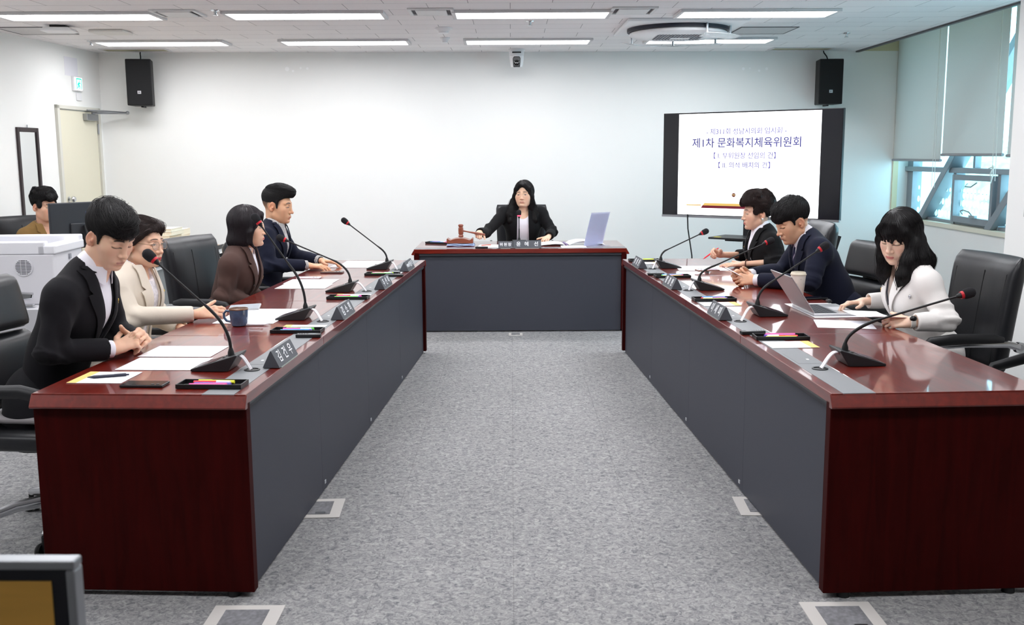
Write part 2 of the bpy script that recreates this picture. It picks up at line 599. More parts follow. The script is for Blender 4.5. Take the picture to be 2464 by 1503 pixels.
# ---- door and things on the left wall (local y runs along the wall, local x into the room)
def on_left_wall(name, label, cat, y, z, group=None):
    return thing(name, label, cat, (left_x(y), y, z), LW_RZ, group)
door = struct(thing('door_1', None, None, (left_x(10.28), 10.28, 0), LW_RZ))
cream = mat('cream_door_paint', rgb(224, 219, 198), 0.55)
MB().box(0.0, 0.012, -0.385, 0.385, 0.01, 1.985).build('slab', cream, door, bevel=0.002)
fmat = mat('door_frame_paint', rgb(216, 214, 204), 0.5)
MB().box(0, 0.03, -0.44, -0.395, 0, 2.03).box(0, 0.03, 0.395, 0.44, 0, 2.03).box(0, 0.03, -0.44, 0.44, 1.995, 2.03).build('frame', fmat, door, bevel=0.002)
k_ = MB().lathe([(.026, 0), (.026, .006), (.012, .01), (.012, .03), (.027, .035), (.03, .05), (.022, .065)], 16, (0.012, -0.31, 1.13), 'x')
k_.build('knob', chrome, door)
for z in (1.82, 1.0, 0.25):
    MB().tube([(0.02, 0.39, z - .05), (0.02, 0.39, z + .05)], 0.010, 10).build('hinge', brushed, door)
cl = MB().box(0.012, 0.06, 0.09, 0.33, 1.90, 1.965).build('closer', brushed, door, bevel=0.004)
a = MB().tube([(0.045, 0.22, 1.975), (0.16, 0.42, 1.982), (0.30, 0.48, 1.985)], 0.011, 8).tube([(0.04, 0.13, 2.0), (0.17, 0.30, 1.993), (0.30, 0.48, 1.985)], 0.009, 8)
a.ball((0.30, 0.48, 1.985), .02, 10)
a.build('closer_arm', brushed, cl)

t = on_left_wall('wall_mirror', 'tall narrow wall mirror in a dark brown frame', 'mirror', 9.31, 0.45)
dk = mat('dark_brown_frame', rgb(48, 38, 40), 0.45)
MB().box(0, 0.02, -.18, -.145, 0, 1.35).box(0, 0.02, .145, .18, 0, 1.35).box(0, .02, -.1445, .1445, 0, .04).box(0, .02, -.1445, .1445, 1.31, 1.35).build('frame', dk, t, bevel=0.004)
MB().box(0.002, 0.008, -.1445, .1445, .04, 1.31).build('mirror_glass', mat('mirror_silver', (0.80, 0.83, 0.84), 0.06, 1.0), t)
MB().tube([(0.012, 0, 1.35), (0.012, 0, 1.375)], .005, 8).build('hook', brushed, t)

t = on_left_wall('exit_sign', 'small green running-man exit sign above the cream door', 'sign', 10.29, 2.18)
MB().box(0, 0.03, -.085, .085, 0, .14).build('housing', white_plastic, t, bevel=0.006)
em_w = mat('exit_sign_white', (1, 1, 1), 0.5, emit=(0.9, 1, 0.96), es=1.3)
em_g = mat('exit_sign_green', (0.0, 0.5, 0.33), 0.5, emit=(0.0, 0.75, 0.5), es=0.8)
MB().box(0.03, 0.032, -.075, .075, .01, .13).build('lit_face', em_w, t)
g = MB()
g.box(0.032, 0.0335, -.045, .062, .112, .124).box(0.032, 0.0335, .05, .062, .016, .112).box(0.032, 0.0335, -.045, -.033, .016, .112)
M3 = lambda a, b, w: g.tube([(0.033, a[0], a[1]), (0.033, b[0], b[1])], w, 6)
g.ball((0.033, .012, .098), .009, 8, (.3, 1, 1))
M3((.006, .086), (-.004, .06), .007); M3((-.004, .06), (.016, .044), .006); M3((.016, .044), (.012, .022), .005)
M3((-.004, .06), (-.012, .04), .006); M3((-.012, .04), (-.026, .03), .005)
M3((.006, .082), (.024, .072), .004); M3((.024, .072), (.034, .082), .004); M3((.002, .08), (-.014, .072), .004); M3((-.014, .072), (-.02, .058), .004)
g.build('running_man', em_g, t)
t = on_left_wall('cover_plate', 'blank white cover plate just below the exit sign', 'cover plate', 10.33, 2.09)
MB().box(0, 0.012, -.05, .05, 0, .075).build('plate', white_plastic, t, bevel=0.003)

# ---- ceiling fixtures
diff = mat('lit_diffuser', (1, 1, 1), 0.5, emit=(0.97, 0.975, 1.0), es=LAMP_POWER)
fix_m = mat('fixture_frame', rgb(214, 213, 214), 0.5)
proto = thing('ceiling_light', 'long white panel light above the far left corner, back row', 'ceiling light', (0, 0, HC), 0.015, 'rectangular ceiling lights')
f = MB()
f.box(-.605, .605, -.185, -.165, -.022, .0).box(-.605, .605, .165, .185, -.022, .0).box(-.605, -.575, -.165, .165, -.022, .0).box(.575, .605, -.165, .165, -.022, .0)
f.build('frame', fix_m, proto, bevel=0.003)
MB().box(-.575, .575, -.165, .165, -.012, -.002).build('diffuser', diff, proto)
place(proto, (-3.27, 9.86, HC), 0.012)
names = ('leftmost', 'second from the left', 'third from the left', 'rightmost')
rows = ((9.89, 'back row of ceiling lights'), (8.02, 'row nearer the camera'), (6.15, 'third row from the back wall'),
        (4.28, 'fourth row from the back wall'), (2.41, 'fifth row from the back wall'))
for ri, (ry, rn) in enumerate(rows):
    for ci in range(4):
        x = -3.27 + 1.717 * ci
        lab = 'long white panel light, %s in the %s' % (names[ci], rn)
        if ri == 0 and ci == 0:
            proto['label'] = lab
            continue
        dup(proto, (x, ry + 0.012 * (x + 0.7), HC), 0.012, lab)

vent_m = mat('vent_white', rgb(222, 222, 222), 0.5)
for x, lab in ((-2.49, 'square ceiling vent between the two left lights'), (-0.59, 'square ceiling vent left of the middle light'),
               (0.92, 'square ceiling vent right of the middle light')):
    t = thing('ceiling_vent', lab, 'vent', (x, 7.89, HC), 0.012, 'square vents beside the lights')
    MB().box(-.17, .17, -.17, -.145, -.014, 0).box(-.17, .17, .145, .17, -.014, 0).box(-.17, -.145, -.145, .145, -.014, 0).box(.145, .17, -.145, .145, -.014, 0).build('frame', vent_m, t, bevel=.003)
    MB().box(-.144, .144, -.144, .144, -.003, 0).build('dark_throat', mat('vent_dark', rgb(92, 92, 98), 0.8), t)
    MB().box(-.115, .115, -.125, .125, -.016, -.006).build('centre_plate', vent_m, t, bevel=.003)
for x, y, lab in ((-0.567, 8.9, 'white smoke detector dome on the ceiling, left of centre'), (-0.60, 9.62, 'small white heat detector between the two back lights')):
    t = thing('smoke_detector', lab, 'detector', (x, y, HC), 0)
    r = 0.075 if y < 9 else 0.045
    MB().lathe([(r, 0), (r, -.012), (r * .62, -.03), (r * .55, -.046), (.001, -.05)], 20).build('dome', white_plastic, t)
    MB().lathe([(r * .6, -.033), (r * .59, -.037)], 20).build('slot_ring', dark_rubber, t)
for x, y, lab in ((0.16, 8.5, 'chrome sprinkler head in the middle of the ceiling'), (-2.18, 7.78, 'chrome sprinkler head beside the second front light'),
                  (-3.90, 9.74, 'chrome sprinkler head near the left wall'), (3.03, 9.45, 'chrome sprinkler head near the window side')):
    t = thing('sprinkler', lab, 'sprinkler', (x, y, HC), 0, 'ceiling sprinklers')
    MB().lathe([(.035, 0), (.033, -.006), (.012, -.008), (.010, -.03), (.018, -.034), (.018, -.038)], 14).build('head', chrome, t)
hatch_m = mat('hatch_panel', rgb(206, 203, 203), 0.8, noise=(40, .05))
for x, y, lab in ((2.22, 9.22, 'square access hatch in the ceiling beside the round air conditioner'), (-4.02, 8.93, 'square access hatch in the ceiling by the left wall')):
    t = thing('ceiling_hatch', lab, 'hatch', (x, y, HC), 0.012)
    MB().box(-.24, .24, -.24, .24, -.004, 0).build('panel', hatch_m, t)
    MB().box(-.25, .25, -.25, -.242, -.006, 0).box(-.25, .25, .242, .25, -.006, 0).box(-.25, -.242, -.25, .25, -.006, 0).box(.242, .25, -.25, .25, -.006, 0).build('rim', alu_dark, t)
for x, w, lab in ((-3.77, .31, 'beige slot vent in the ceiling above the left speaker'), (3.0, .30, 'beige slot vent in the ceiling above the right speaker')):
    t = thing('slot_vent', lab, 'vent', (x, back_y(x) - .30, HC), BW_RZ)
    MB().box(-w, w, -.10, .10, -.006, 0).build('plate', mat('slot_beige', rgb(164, 158, 132), 0.7), t)
    MB().box(-w - .02, w + .02, -.12, -.10, -.01, 0).box(-w - .02, w + .02, .10, .12, -.01, 0).box(-w - .02, -w, -.1, .1, -.01, 0).box(w, w + .02, -.1, .1, -.01, 0).build('frame', fix_m, t)

# round-faced ceiling air conditioner with its clear wind deflector
t = thing('air_conditioner', 'white ceiling air conditioner with a round lowered face and brackets', 'air conditioner', (1.42, 8.88, HC), 0.012)
MB().box(-.49, .49, -.52, .52, -.025, 0).build('panel', white_plastic, t, bevel=.01)
MB().lathe([(.43, -.024), (.43, -.05), (.40, -.055), (.30, -.055)], 40).build('dark_outlet', mat('outlet_dark', rgb(30, 34, 48), 0.5), t)
MB().lathe([(.395, -.05), (.41, -.062), (.41, -.078), (.385, -.088), (.10, -.095), (.001, -.095)], 40).build('round_face', white_plastic, t)
g = MB()
for k in range(-7, 8):
    x = k * 0.026
    hw = 0.13 + 0.03 * sin(k)
    g.box(x - .004, x + .004, -.20, .16, -.1, -.094)
for k in range(-3, 4):
    g.box(-.2, .2, k * .05 - .02, k * .05 - .013, -.1, -.094)
g.build('grille', mat('grille_grey', rgb(150, 152, 158), 0.5), t)
MB().box(-.06, .10, -.02, .08, -.102, -.094).build('receiver_plate', white_plastic, t)
clear = mat('clear_acrylic', (0.93, 0.95, 0.97), 0.1, trans=0.0, alpha=0.55)
d = MB()
for a0, a1 in ((-2.6, -0.5), (0.4, 1.3)):
    rows_ = []
    for q in np.linspace(a0, a1, 22):
        rows_.append([(r * cos(q), -r * sin(q) * 0.98, z) for r, z in ((.40, -.13), (.47, -.125), (.53, -.11))])
    d.sheet(rows_, True, .004)
d.build('wind_deflector', clear, t)
for a_ in (-2.5, -1.5, -.6, 0.5, 1.2):
    x, y = .45 * cos(a_), -.45 * sin(a_)
    MB().tube([(x, y, -.02), (x, y, -.12)], .010, 8).box(x - .02, x + .02, y - .012, y + .012, -.125, -.118).build('bracket', brushed, t)

t = thing('wireless_access_point', 'white wireless access point hanging from a dark ceiling bracket', 'access point', (-3.70, 8.62, HC), 0.1)
MB().box(-.06, .06, -.06, .06, -.02, 0).build('bracket', black_plastic, t)
MB().prism([(-.13, -.05), (.13, -.05), (.10, -.02), (-.10, -.02)], -.10, .10, 'y').build('body', white_plastic, t, bevel=.006)
t = thing('ceiling_cover', 'clear rounded cover panel on the ceiling beside the access point', 'panel', (-3.42, 8.98, HC), 0.0)
MB().box(-.15, .15, -.12, .12, -.025, 0).build('cover', mat('cover_white', rgb(224, 222, 218), 0.4), t, bevel=.015)

# ---- things on the back wall
def speaker(label, x, z, tilt):
    t = thing('wall_speaker', label, 'speaker', (x, back_y(x), z), BW_RZ + tilt, 'black wall loudspeakers')
    cab = MB()
    cab.prism([(-.125, -.30), (.125, -.30), (.10, -.06), (-.10, -.06)], -.23, .23)
    c = cab.build('cabinet', mat('speaker_black', rgb(8, 8, 11), 0.6, noise=(400, .25)), t, bevel=.008)
    MB().box(-.12, .12, -.304, -.298, -.225, .222).build('grille', mat('speaker_grille', rgb(8, 8, 11), 0.75, bump=(700, .4)), t, bevel=.004)
    MB().box(-.03, .03, -.06, .0, -.05, .05).box(-.012, .012, -.2, -.06, -.245, -.23).build('bracket', black_plastic, t)
    bd = MB().box(-.017, .017, -.3065, -.303, -.115, -.085).build('badge', mat('badge_silver', rgb(200, 200, 204), 0.3, 0.6), t)
    text_obj('badge_lettering', 'JBL', .016, mat('badge_black', rgb(20, 20, 22), 0.5), bd, frame_M((0, -.3067, -.1), (1, 0, 0), (0, 0, 1)), bold=.02)
    MB().tube([(0, -.15, .23), (-.005, -.12, .27), (-.02, -.06, HC - z - .02), (-.02, -.05, HC - z)], .006, 8).build('cable', dark_rubber, t)
    return t
speaker('black wall loudspeaker at the left end of the back wall', -3.80, 2.28, 0.10)
speaker('black wall loudspeaker above the television', 3.33, 2.265, -0.05)

t = thing('dome_camera', 'white motorised conference camera hanging from the ceiling over the chairwoman', 'camera', (0.063, 10.70, HC), 0)
MB().lathe([(.085, 0), (.085, -.012), (.078, -.02), (.074, -.065)], 28).build('base', white_plastic, t)
b_ = MB()
b_.lathe([(.073, -.067), (.072, -.10), (.066, -.15), (.058, -.18), (.03, -.19), (.001, -.19)], 28)
b_.build('head', white_plastic, t)
p_ = MB()
p_.prism([(-.034, -.185), (.034, -.185), (.04, -.10), (.028, -.078), (-.028, -.078), (-.04, -.10)], -.082, -.05, 'y')
f_ = p_.build('dark_face', mat('camera_black', rgb(20, 21, 26), 0.25), t, bevel=.006)
MB().lathe([(.028, 0), (.028, .008), (.020, .010), (.016, .006), (.001, .004)], 22, (0, -.082, -.14), 'y').build('lens', mat('lens_glass', rgb(10, 10, 14), 0.08, coat=1), t)
MB().box(-.045, .045, -.083, -.07, -.045, -.032).build('sensor_bar', black_plastic, t)

t = thing('switch_plate', 'small metal switch plate on the white pillar', 'switch', (3.20, 6.33, 1.165), 0)
MB().box(-.01, 0, -.10, .03, -.035, .035).build('plate', brushed, t, bevel=.003)

# ------------------------------------------------------------------ furniture
TZ = 0.73
NL, AL = Vector((-0.907, 3.375, 0)), 0.0529
NR, AR = Vector((1.072, 3.339, 0)), -0.0481
DL, VL = Vector((sin(AL), cos(AL), 0)), Vector((-cos(AL), sin(AL), 0))
DR, VR = Vector((sin(AR), cos(AR), 0)), Vector((cos(AR), -sin(AR), 0))
NC = Vector((-0.845, 8.77, 0))
# local frames of the three tables: u along the front edge, v from the front edge towards the seats
def seat_L(u, v, z=0.0): return NL + DL * u + VL * v + Vector((0, 0, z))
def seat_R(u, v, z=0.0): return NR + DR * u + VR * v + Vector((0, 0, z))
def seat_C(u, v, z=0.0): return NC + Vector((u, v, z))
RZL = math.atan2(-(-VL).x, (-VL).y)      # turns local +Y towards the aisle
RZR = math.atan2(-(-VR).x, (-VR).y)
RZC = pi
AT = {'L': (seat_L, RZL), 'R': (seat_R, RZR), 'C': (seat_C, RZC)}

def wood(name, base, rough, coat, along):
    m = mat(name, base, rough, spec=0.5 if coat else 0.08, coat=coat, coat_rough=0.045)
    nt = m.node_tree
    b = nt.nodes['Principled BSDF']
    tc = nt.nodes.new('ShaderNodeTexCoord')
    mp = nt.nodes.new('ShaderNodeMapping')
    mp.inputs['Scale'].default_value = along
    n = nt.nodes.new('ShaderNodeTexNoise')
    n.inputs['Scale'].default_value = 6
    n.inputs['Detail'].default_value = 6
    n.inputs['Distortion'].default_value = 0.6
    r = nt.nodes.new('ShaderNodeValToRGB')
    r.color_ramp.elements[0].position = 0.35
    r.color_ramp.elements[1].position = 0.7
    r.color_ramp.elements[0].color = tuple(v * 0.78 for v in base) + (1,)
    r.color_ramp.elements[1].color = tuple(v * 1.2 for v in base) + (1,)
    nt.links.new(tc.outputs['Object'], mp.inputs[0])
    nt.links.new(mp.outputs[0], n.inputs['Vector'])
    nt.links.new(n.outputs['Fac'], r.inputs[0])
    nt.links.new(r.outputs[0], b.inputs['Base Color'])
    return m

mahog = wood('mahogany_top', rgb(112, 28, 16), 0.28, 0.9, (0.6, 6, 6))
mahog_shaded = wood('mahogany_shaded', rgb(54, 6, 5), 0.5, 0.0, (5, 5, 0.5))  # same mahogany, darkened so the end panels' shade sits in the colour
slate = mat('slate_grey_panel', rgb(62, 64, 73), 0.5, spec=0.4, bump=(900, .12))
slate_dark = mat('dark_moulding', rgb(40, 41, 48), 0.5)
inlay = mat('grey_inlay_strip', rgb(128, 131, 134), 0.5, spec=0.4)
sticker = mat('small_white_clip', rgb(190, 192, 196), 0.5)

def table(label, L, Wd, side, loc, rz, seams, groms):
    t = thing('conference_table', label, 'table', loc, rz, 'mahogany conference tables')
    S = side
    def bx(m, x0, x1, v0, v1, z0, z1):
        y0, y1 = sorted((S * v0, S * v1))
        m.box(x0, x1, y0, y1, z0, z1)
    top = MB()
    ed = [0.0] + seams + [L]
    for a, b in zip(ed, ed[1:]):
        a2, b2 = a + (0.0012 if a else 0), b - (0.0012 if b < L else 0)
        bx(top, a2, b2, 0, 0.04, TZ - .038, TZ)
        bx(top, a2, b2, 0.152, Wd, TZ - .038, TZ)
        bx(top, a2, b2, 0.04, .152, TZ - .038, TZ - .004)
    tp = top.build('tabletop', mahog, t, bevel=.002)
    st = MB()
    bx(st, 0.002, L - .002, .0405, .1515, TZ - .004, TZ - .0002)
    sp = st.build('inlay_strip', inlay, t)
    # end panels with a leaning lip under the top
    for x0, dr in ((0.0, -1), (L, 1)):
        e = MB()
        x1 = x0 - dr * 0.045
        bx(e, min(x0, x1), max(x0, x1), 0.0, Wd, 0.02, TZ - .03)
        lip = [(x0 - dr * .003, TZ - .001), (x0 + dr * .022, TZ - .044), (x0 + dr * .018, TZ - .050), (x0 - dr * .008, TZ - .05), (x0 - dr * .008, TZ - .04)]
        y0, y1 = sorted((S * -0.004, S * (Wd + .004)))
        p = e.build('end_panel', mahog_shaded, t, bevel=.003)
        lp = MB()
        lp.prism(lip, y0, y1, 'y')
        lp.build('edge_lip', mahog, t, bevel=.002)
        for v in (.08, Wd - .08):
            MB().lathe([(.022, 0), (.022, .02)], 14, (x0 - dr * .022, S * v, 0)).build('foot', dark_rubber, p)
    fp = MB()
    fp_seams = [0.045] + [s - .02 for s in seams] + [L - .045]
    for a, b in zip(fp_seams, fp_seams[1:]):
        bx(fp, a + .0008, b - .0008, .022, .04, .012, TZ - .06)
    pan = fp.build('front_panel', slate, t)
    bx_ = MB()
    y0 = S * .02
    bx_.tube([(0.045, y0, TZ - .053), (L - .045, y0, TZ - .053)], .015, 12)
    bx_.build('moulding', slate_dark, t)
    if len(seams) > 1:
        for s in seams:
            c = MB()
            bx(c, s + .015, s + .035, .019, .022, .036, .052)
            c.build('clip', sticker, pan)
    # a modesty rail keeps the seats' side stiff
    r = MB()
    bx(r, .045, L - .045, Wd - .12, Wd - .10, TZ - .12, TZ - .038)
    r.build('rear_rail', slate_dark, t)
    for gx in groms:
        q = MB().lathe([(.030, -.002), (.030, .003), (.024, .004), (.022, .0005)], 22, (gx, S * .10, TZ))
        q.build('grommet', black_plastic, t)
        hb = MB()
        bx(hb, gx + .10, gx + .30, .052, .14, TZ - .0004, TZ + .0004)
        hb.build('hatch_lid', mat('inlay_lid', rgb(122, 125, 128), 0.45), t)
        pin = MB()
        bx(pin, gx + .17, gx + .185, .108, .118, TZ + .0003, TZ + .0012)
        pin.build('lid_pin', white_letter, t)
    return t
SEAMS = [1.13, 2.25, 3.37]
table('long mahogany table on the left with four people behind it', 4.49, .745, 1, NL, pi / 2 - AL, SEAMS, [.40, 1.54, 2.655, 3.80])
table('long mahogany table on the right with three people behind it', 4.50, .75, -1, NR, pi / 2 - AR, SEAMS, [.395, 1.50, 2.64, 3.80])
table('short mahogany table at the head where the chairwoman sits', 1.84, .82, 1, NC, 0.0, [], [.95])

# ---- leather office chairs
leather = mat('black_leather', rgb(29, 30, 34), 0.36, spec=0.5, bump=(220, .03))
leather_side = mat('black_leather_side', rgb(22, 23, 26), 0.45, bump=(220, .03))
def rrect(w, th, n=8, e=3.2):
    out = []
    for k in range(4 * n):
        a = 2 * pi * k / (4 * n)
        c, s_ = cos(a), sin(a)
        out.append((w * math.copysign(abs(c) ** (2 / e), c), th * math.copysign(abs(s_) ** (2 / e), s_)))
    return out
def loft(m, secs, cap=True):
    n = len(secs[0])
    v = [p for s_ in secs for p in s_]
    f = []
    for k in range(len(secs) - 1):
        for j in range(n):
            f.append((k * n + j, k * n + (j + 1) % n, (k + 1) * n + (j + 1) % n, (k + 1) * n + j))
    if cap:
        f.append(tuple(range(n))[::-1])
        f.append(tuple(range((len(secs) - 1) * n, len(secs) * n)))
    m.raw(v, f, True)

def office_chair(label, two_part=False, arms='pad', group='black leather office chairs'):
    t = thing('office_chair', label, 'chair', (0, 0, 0), 0, group)
    s = MB()
    secs = []
    for q in np.linspace(-1, 1, 13):
        k = math.sqrt(max(0.02, 1 - abs(q) ** 5))
        secs.append([(x * k, q * .25, .44 + z * k + .015 * (q > .5) * -(q - .5) ) for x, z in rrect(.255, .055)])
    loft(s, secs)
    s.build('seat', leather, t, sharp=60)
    def back(z0, z1, w0, w1, name, bulge):
        b = MB()
        secs = []
        for q in np.linspace(0, 1, 17):
            z = z0 + (z1 - z0) * q
            k = math.sqrt(max(0.03, 1 - abs(2 * q - 1) ** 9))
            w = (w0 + (w1 - w0) * q) * (0.93 + .07 * k)
            tt = (z - .45) / .62
            y = -.245 - .02 * sin(pi * tt) - .11 * tt * tt + .03 * tt
            secs.append([(x, y + yy * k + .035 * (x / w0) ** 2 - (.008 * math.exp(-(x / .012) ** 2) if (bulge and yy > 0) else 0), z)
                         for x, yy in rrect(w, .058)])
        loft(b, secs)
        o = b.build(name, leather, t, sharp=60)
        sm = MB()
        for sx in (-.80, 0, .80):
            pth = []
            for q in np.linspace(.10, .86, 12):
                z = z0 + (z1 - z0) * q
                tt = (z - .45) / .62
                w = (w0 + (w1 - w0) * q)
                y = -.245 - .02 * sin(pi * tt) - .11 * tt * tt + .03 * tt
                x = sx * w
                pth.append((x, y + .0548 * (1 - abs(sx) ** 3.2) ** (1 / 3.2) + .035 * (x / w0) ** 2 + (.0004 if sx else -.0045), z))
            sm.tube(pth, .0028, 6)
        if not two_part:
            sm.build('seam', leather_side, o)
        return o
    if two_part:
        back(.50, .80, .24, .255, 'backrest', False)
        back(.81, 1.04, .255, .235, 'headrest', False)
    else:
        back(.48, 1.045, .235, .255, 'backrest', True)
    sp = MB()
    sp.sheet([[(x, -.292 - .015 * q - .062 * q * q, .50 + .45 * q) for x in np.linspace(-.15, .15, 5)] for q in np.linspace(0, 1, 7)], True, .02)
    sp.build('back_shell', black_plastic, t)
    for sx in (-1, 1):
        a = MB()
        if arms == 'pad':
            a.tube([(sx * .30, -.25, .64), (sx * .30, -.20, .655), (sx * .30, .0, .66), (sx * .30, .16, .655), (sx * .29, .20, .63), (sx * .285, .18, .52), (sx * .26, .10, .41)], [.018, .017, .013, .013, .014, .014, .016], 10)
            arm = a.build('arm', chrome, t)
            MB().lathe([(.026, -.012), (.026, .012), (.016, .012), (.016, -.012)], 18, (sx * .30, -.255, .638), 'x').build('pivot', chrome, arm)
            p = MB()
            p.tube([(sx * .30, -.17, .672), (sx * .30, -.12, .682), (sx * .30, .08, .686), (sx * .30, .19, .676), (sx * .297, .22, .655)], [.018, .026, .027, .025, .014], 12, flat=.7)
            p.build('arm_pad', leather_side, arm)
        else:
            a.tube([(sx * .25, -.36, .60), (sx * .30, -.30, .635), (sx * .32, -.14, .658), (sx * .32, .06, .665), (sx * .31, .20, .63), (sx * .30, .25, .55), (sx * .27, .16, .42)], [.02, .024, .026, .026, .024, .02, .02], 12, flat=.7)
            a.build('arm', black_plastic, t)
    MB().lathe([(.028, .12), (.028, .30), (.05, .31), (.05, .385)], 18).build('gas_column', black_plastic, t)
    MB().box(-.12, .12, -.12, .14, .375, .395).build('seat_plate', black_plastic, t)
    for k in range(5):
        an = 2 * pi * k / 5 + .3
        c, s_ = cos(an), sin(an)
        g = MB().tube([(.03 * c, .03 * s_, .135), (.16 * c, .16 * s_, .125), (.30 * c, .30 * s_, .085)], [.03, .024, .016], 10, flat=.75)
        leg = g.build('leg', chrome, t)
        w = MB()
        for d in (-1, 1):
            w.lathe([(.026, -.008), (.03, 0), (.026, .008)], 16, (.30 * c - d * .016 * s_, .30 * s_ + d * .016 * c, .030), 'x' if abs(s_) > abs(c) else 'y')
        w.tube([(.30 * c, .30 * s_, .03), (.30 * c, .30 * s_, .085)], .010, 8)
        w.build('caster', dark_rubber, leg)
    return t
def seat_chair(t, side, u, v, turn=0.0):
    fn, rz = AT[side]
    return place(t, fn(u, v), rz + turn)
cA = office_chair('black leather chair under the young man in the dark suit, nearest on the left', two_part=True, arms='loop')
seat_chair(cA, 'L', .64, 1.0, -.05)
cA.scale = (1.08, 1.08, 1.0)
cB = office_chair('black leather chair behind the woman in the brown blazer, its tall back in full view', arms='pad')
seat_chair(cB, 'L', 2.75, .97, -.30)
cC = dup(cB, (0, 0, 0), 0, 'black leather chair under the woman in the beige blazer')
seat_chair(cC, 'L', 1.60, 1.04, .0)
cC.scale = (1, 1, .90)
cE = dup(cB, (0, 0, 0), 0, 'black leather chair under the man in the striped shirt, far left')
seat_chair(cE, 'L', 3.85, .98, .0)
cE.scale = (1, 1, .90)
cF = dup(cB, (0, 0, 0), 0, 'black leather chair behind the chairwoman at the head table')
seat_chair(cF, 'C', .945, 1.08, .0)
cG = dup(cB, (0, 0, 0), 0, 'large black leather chair behind the woman in the white blazer')
seat_chair(cG, 'R', 1.48, 1.04, .10)
cI = dup(cA, (0, 0, 0), 0, 'black leather chair with a separate headrest behind the man in the navy suit')
seat_chair(cI, 'R', 2.80, 1.00, .12)
cI.scale = (1, 1, .95)
cJ = dup(cB, (0, 0, 0), 0, 'black leather chair behind the woman with the red pen, below the television')
seat_chair(cJ, 'R', 3.90, 1.06, .0)
cK = dup(cA, (0, 0, 0), 0, 'black chair cut by the right edge, only one curved armrest in view')
cK.scale = (1, 1, 1)
seat_chair(cK, 'R', .52, 1.20, .0)
cL = dup(cB, (0, 0, 0), 0, 'black chair of the clerk in the brown jacket behind the monitor')
place(cL, (-3.95, 8.52, 0), -pi / 2 - .62)
t = thing('seat_cushion', 'flat grey cushion on the nearest left chair', 'cushion', tuple(seat_L(.64, 1.0, .495)), RZL - .05)
m = MB()
loft(m, [[(x * k, q * .21, z * k + .018) for x, z in rrect(.22, .018)] for q in np.linspace(-1, 1, 11) for k in (math.sqrt(max(.03, 1 - abs(q) ** 6)),)])
m.build('pad', mat('grey_cushion', rgb(150, 146, 148), .9), t)

# ---- television on its stand
tvx = Vector((1.32, -1.0, 0)).normalized()
tvn = Vector((-1.0, -1.32, 0)).normalized()
tv_rz = math.atan2(tvx.y, tvx.x)
tv = thing('television', 'large television on a black stand showing a white slide in Korean', 'television', (2.055, 8.95, 0), tv_rz)
TW, T0, T1 = .828, .975, 1.895
body = MB().box(-TW, TW, 0, .045, T0, T1).box(-.35, .35, .045, .075, T0 + .15, T1 - .2).build('housing', black_plastic, tv, bevel=.004)
MB().box(-TW, TW, -.006, .02, T0 - .014, T0 + .006).build('bottom_trim', brushed, tv)
scr_off = mat('screen_glass_dark', rgb(12, 13, 22), 0.12, spec=0.6)
MB().box(-TW + .006, TW - .006, -.003, .001, T0 + .008, T1 - .006).build('screen', scr_off, tv)
slide = mat('lit_slide', (1, 1, 1), .5, emit=(0.97, 0.97, 1.0), es=1.25)
SX0, SX1 = -.668, .648
sl = MB().box(SX0, SX1, -.0045, -.003, T0 + .012, T1 - .012).build('slide', slide, tv)
ink = mat('slide_ink', rgb(52, 50, 136), .6)
ink_pale = mat('slide_ink_pale', rgb(92, 84, 172), .6)
def slide_text(body_, size, x, z, m, bold=0.006, sp=1.0):
    return text_obj('lettering', body_, size, m, sl, frame_M((x, -.0052, z), (1, 0, 0), (0, 0, 1)), bold=bold, space=sp, extrude=.0003)
cx = (SX0 + SX1) / 2
slide_text('- 제311회 성남시의회 임시회 -', .060, cx - .012, T1 - .175, ink_pale, .006, 1.0)
slide_text('제1차 문화복지체육위원회', .094, cx - .012, T1 - .275, ink, .010, 1.0)
slide_text('【 I. 부위원장 선임의 건】', .060, cx - .02, T1 - .385, ink_pale)
slide_text('【 II. 의석 배치의 건】', .060, cx - .02, T1 - .468, ink_pale)
slide_text('성남시', .040, cx + .05, T1 - .705, ink_pale)
slide_text('의회', .040, cx + .035, T1 - .745, ink_pale)
MB().prism([(SX0 + .09, T1 - .815), (SX0 + .24, T1 - .815), (SX0 + .232, T1 - .825), (SX0 + .09, T1 - .825)], -.0058, -.0045, 'y').prism(
    [(SX0 + .27, T1 - .80), (SX1 - .10, T1 - .80), (SX1 - .10, T1 - .822), (SX0 + .25, T1 - .822)], -.0058, -.0045, 'y').build('yellow_bar', mat('slide_yellow', rgb(250, 205, 110), .6), sl)
MB().prism([(SX0 + .25, T1 - .822), (SX1 - .10, T1 - .822), (SX1 - .10, T1 - .845), (SX0 + .235, T1 - .845)], -.0058, -.0045, 'y').build('maroon_bar', mat('slide_maroon', rgb(120, 12, 40), .6), sl)
em = MB()
ecx, ecz = cx - .108, T1 - .725
em.lathe([(.018, -.0005), (.018, .001)], 20, (ecx, -.0045, ecz), 'y')
em.build('emblem_disc', mat('emblem_red', rgb(110, 40, 24), .6), sl)
pt = MB()
for k in range(5):
    a = pi / 2 + k * 2 * pi / 5
    pts = [(ecx + .043 * cos(a + d) * r_, -.0052, ecz + .043 * sin(a + d) * r_) for d, r_ in
           ((-.63, .66), (-.42, .86), (-.12, 1.0), (.12, 1.0), (.42, .86), (.63, .66))]
    pt.tube(pts, .0011, 5)
pt.build('emblem_petals', mat('emblem_line', rgb(206, 204, 226), .6), sl)
text_obj('emblem_lettering', '의회', .015, mat('emblem_gold', rgb(250, 215, 150), .5), sl, frame_M((ecx, -.0062, ecz), (1, 0, 0), (0, 0, 1)), bold=.02)
st = MB().box(-.06, .03, .08, .13, .06, 1.45)
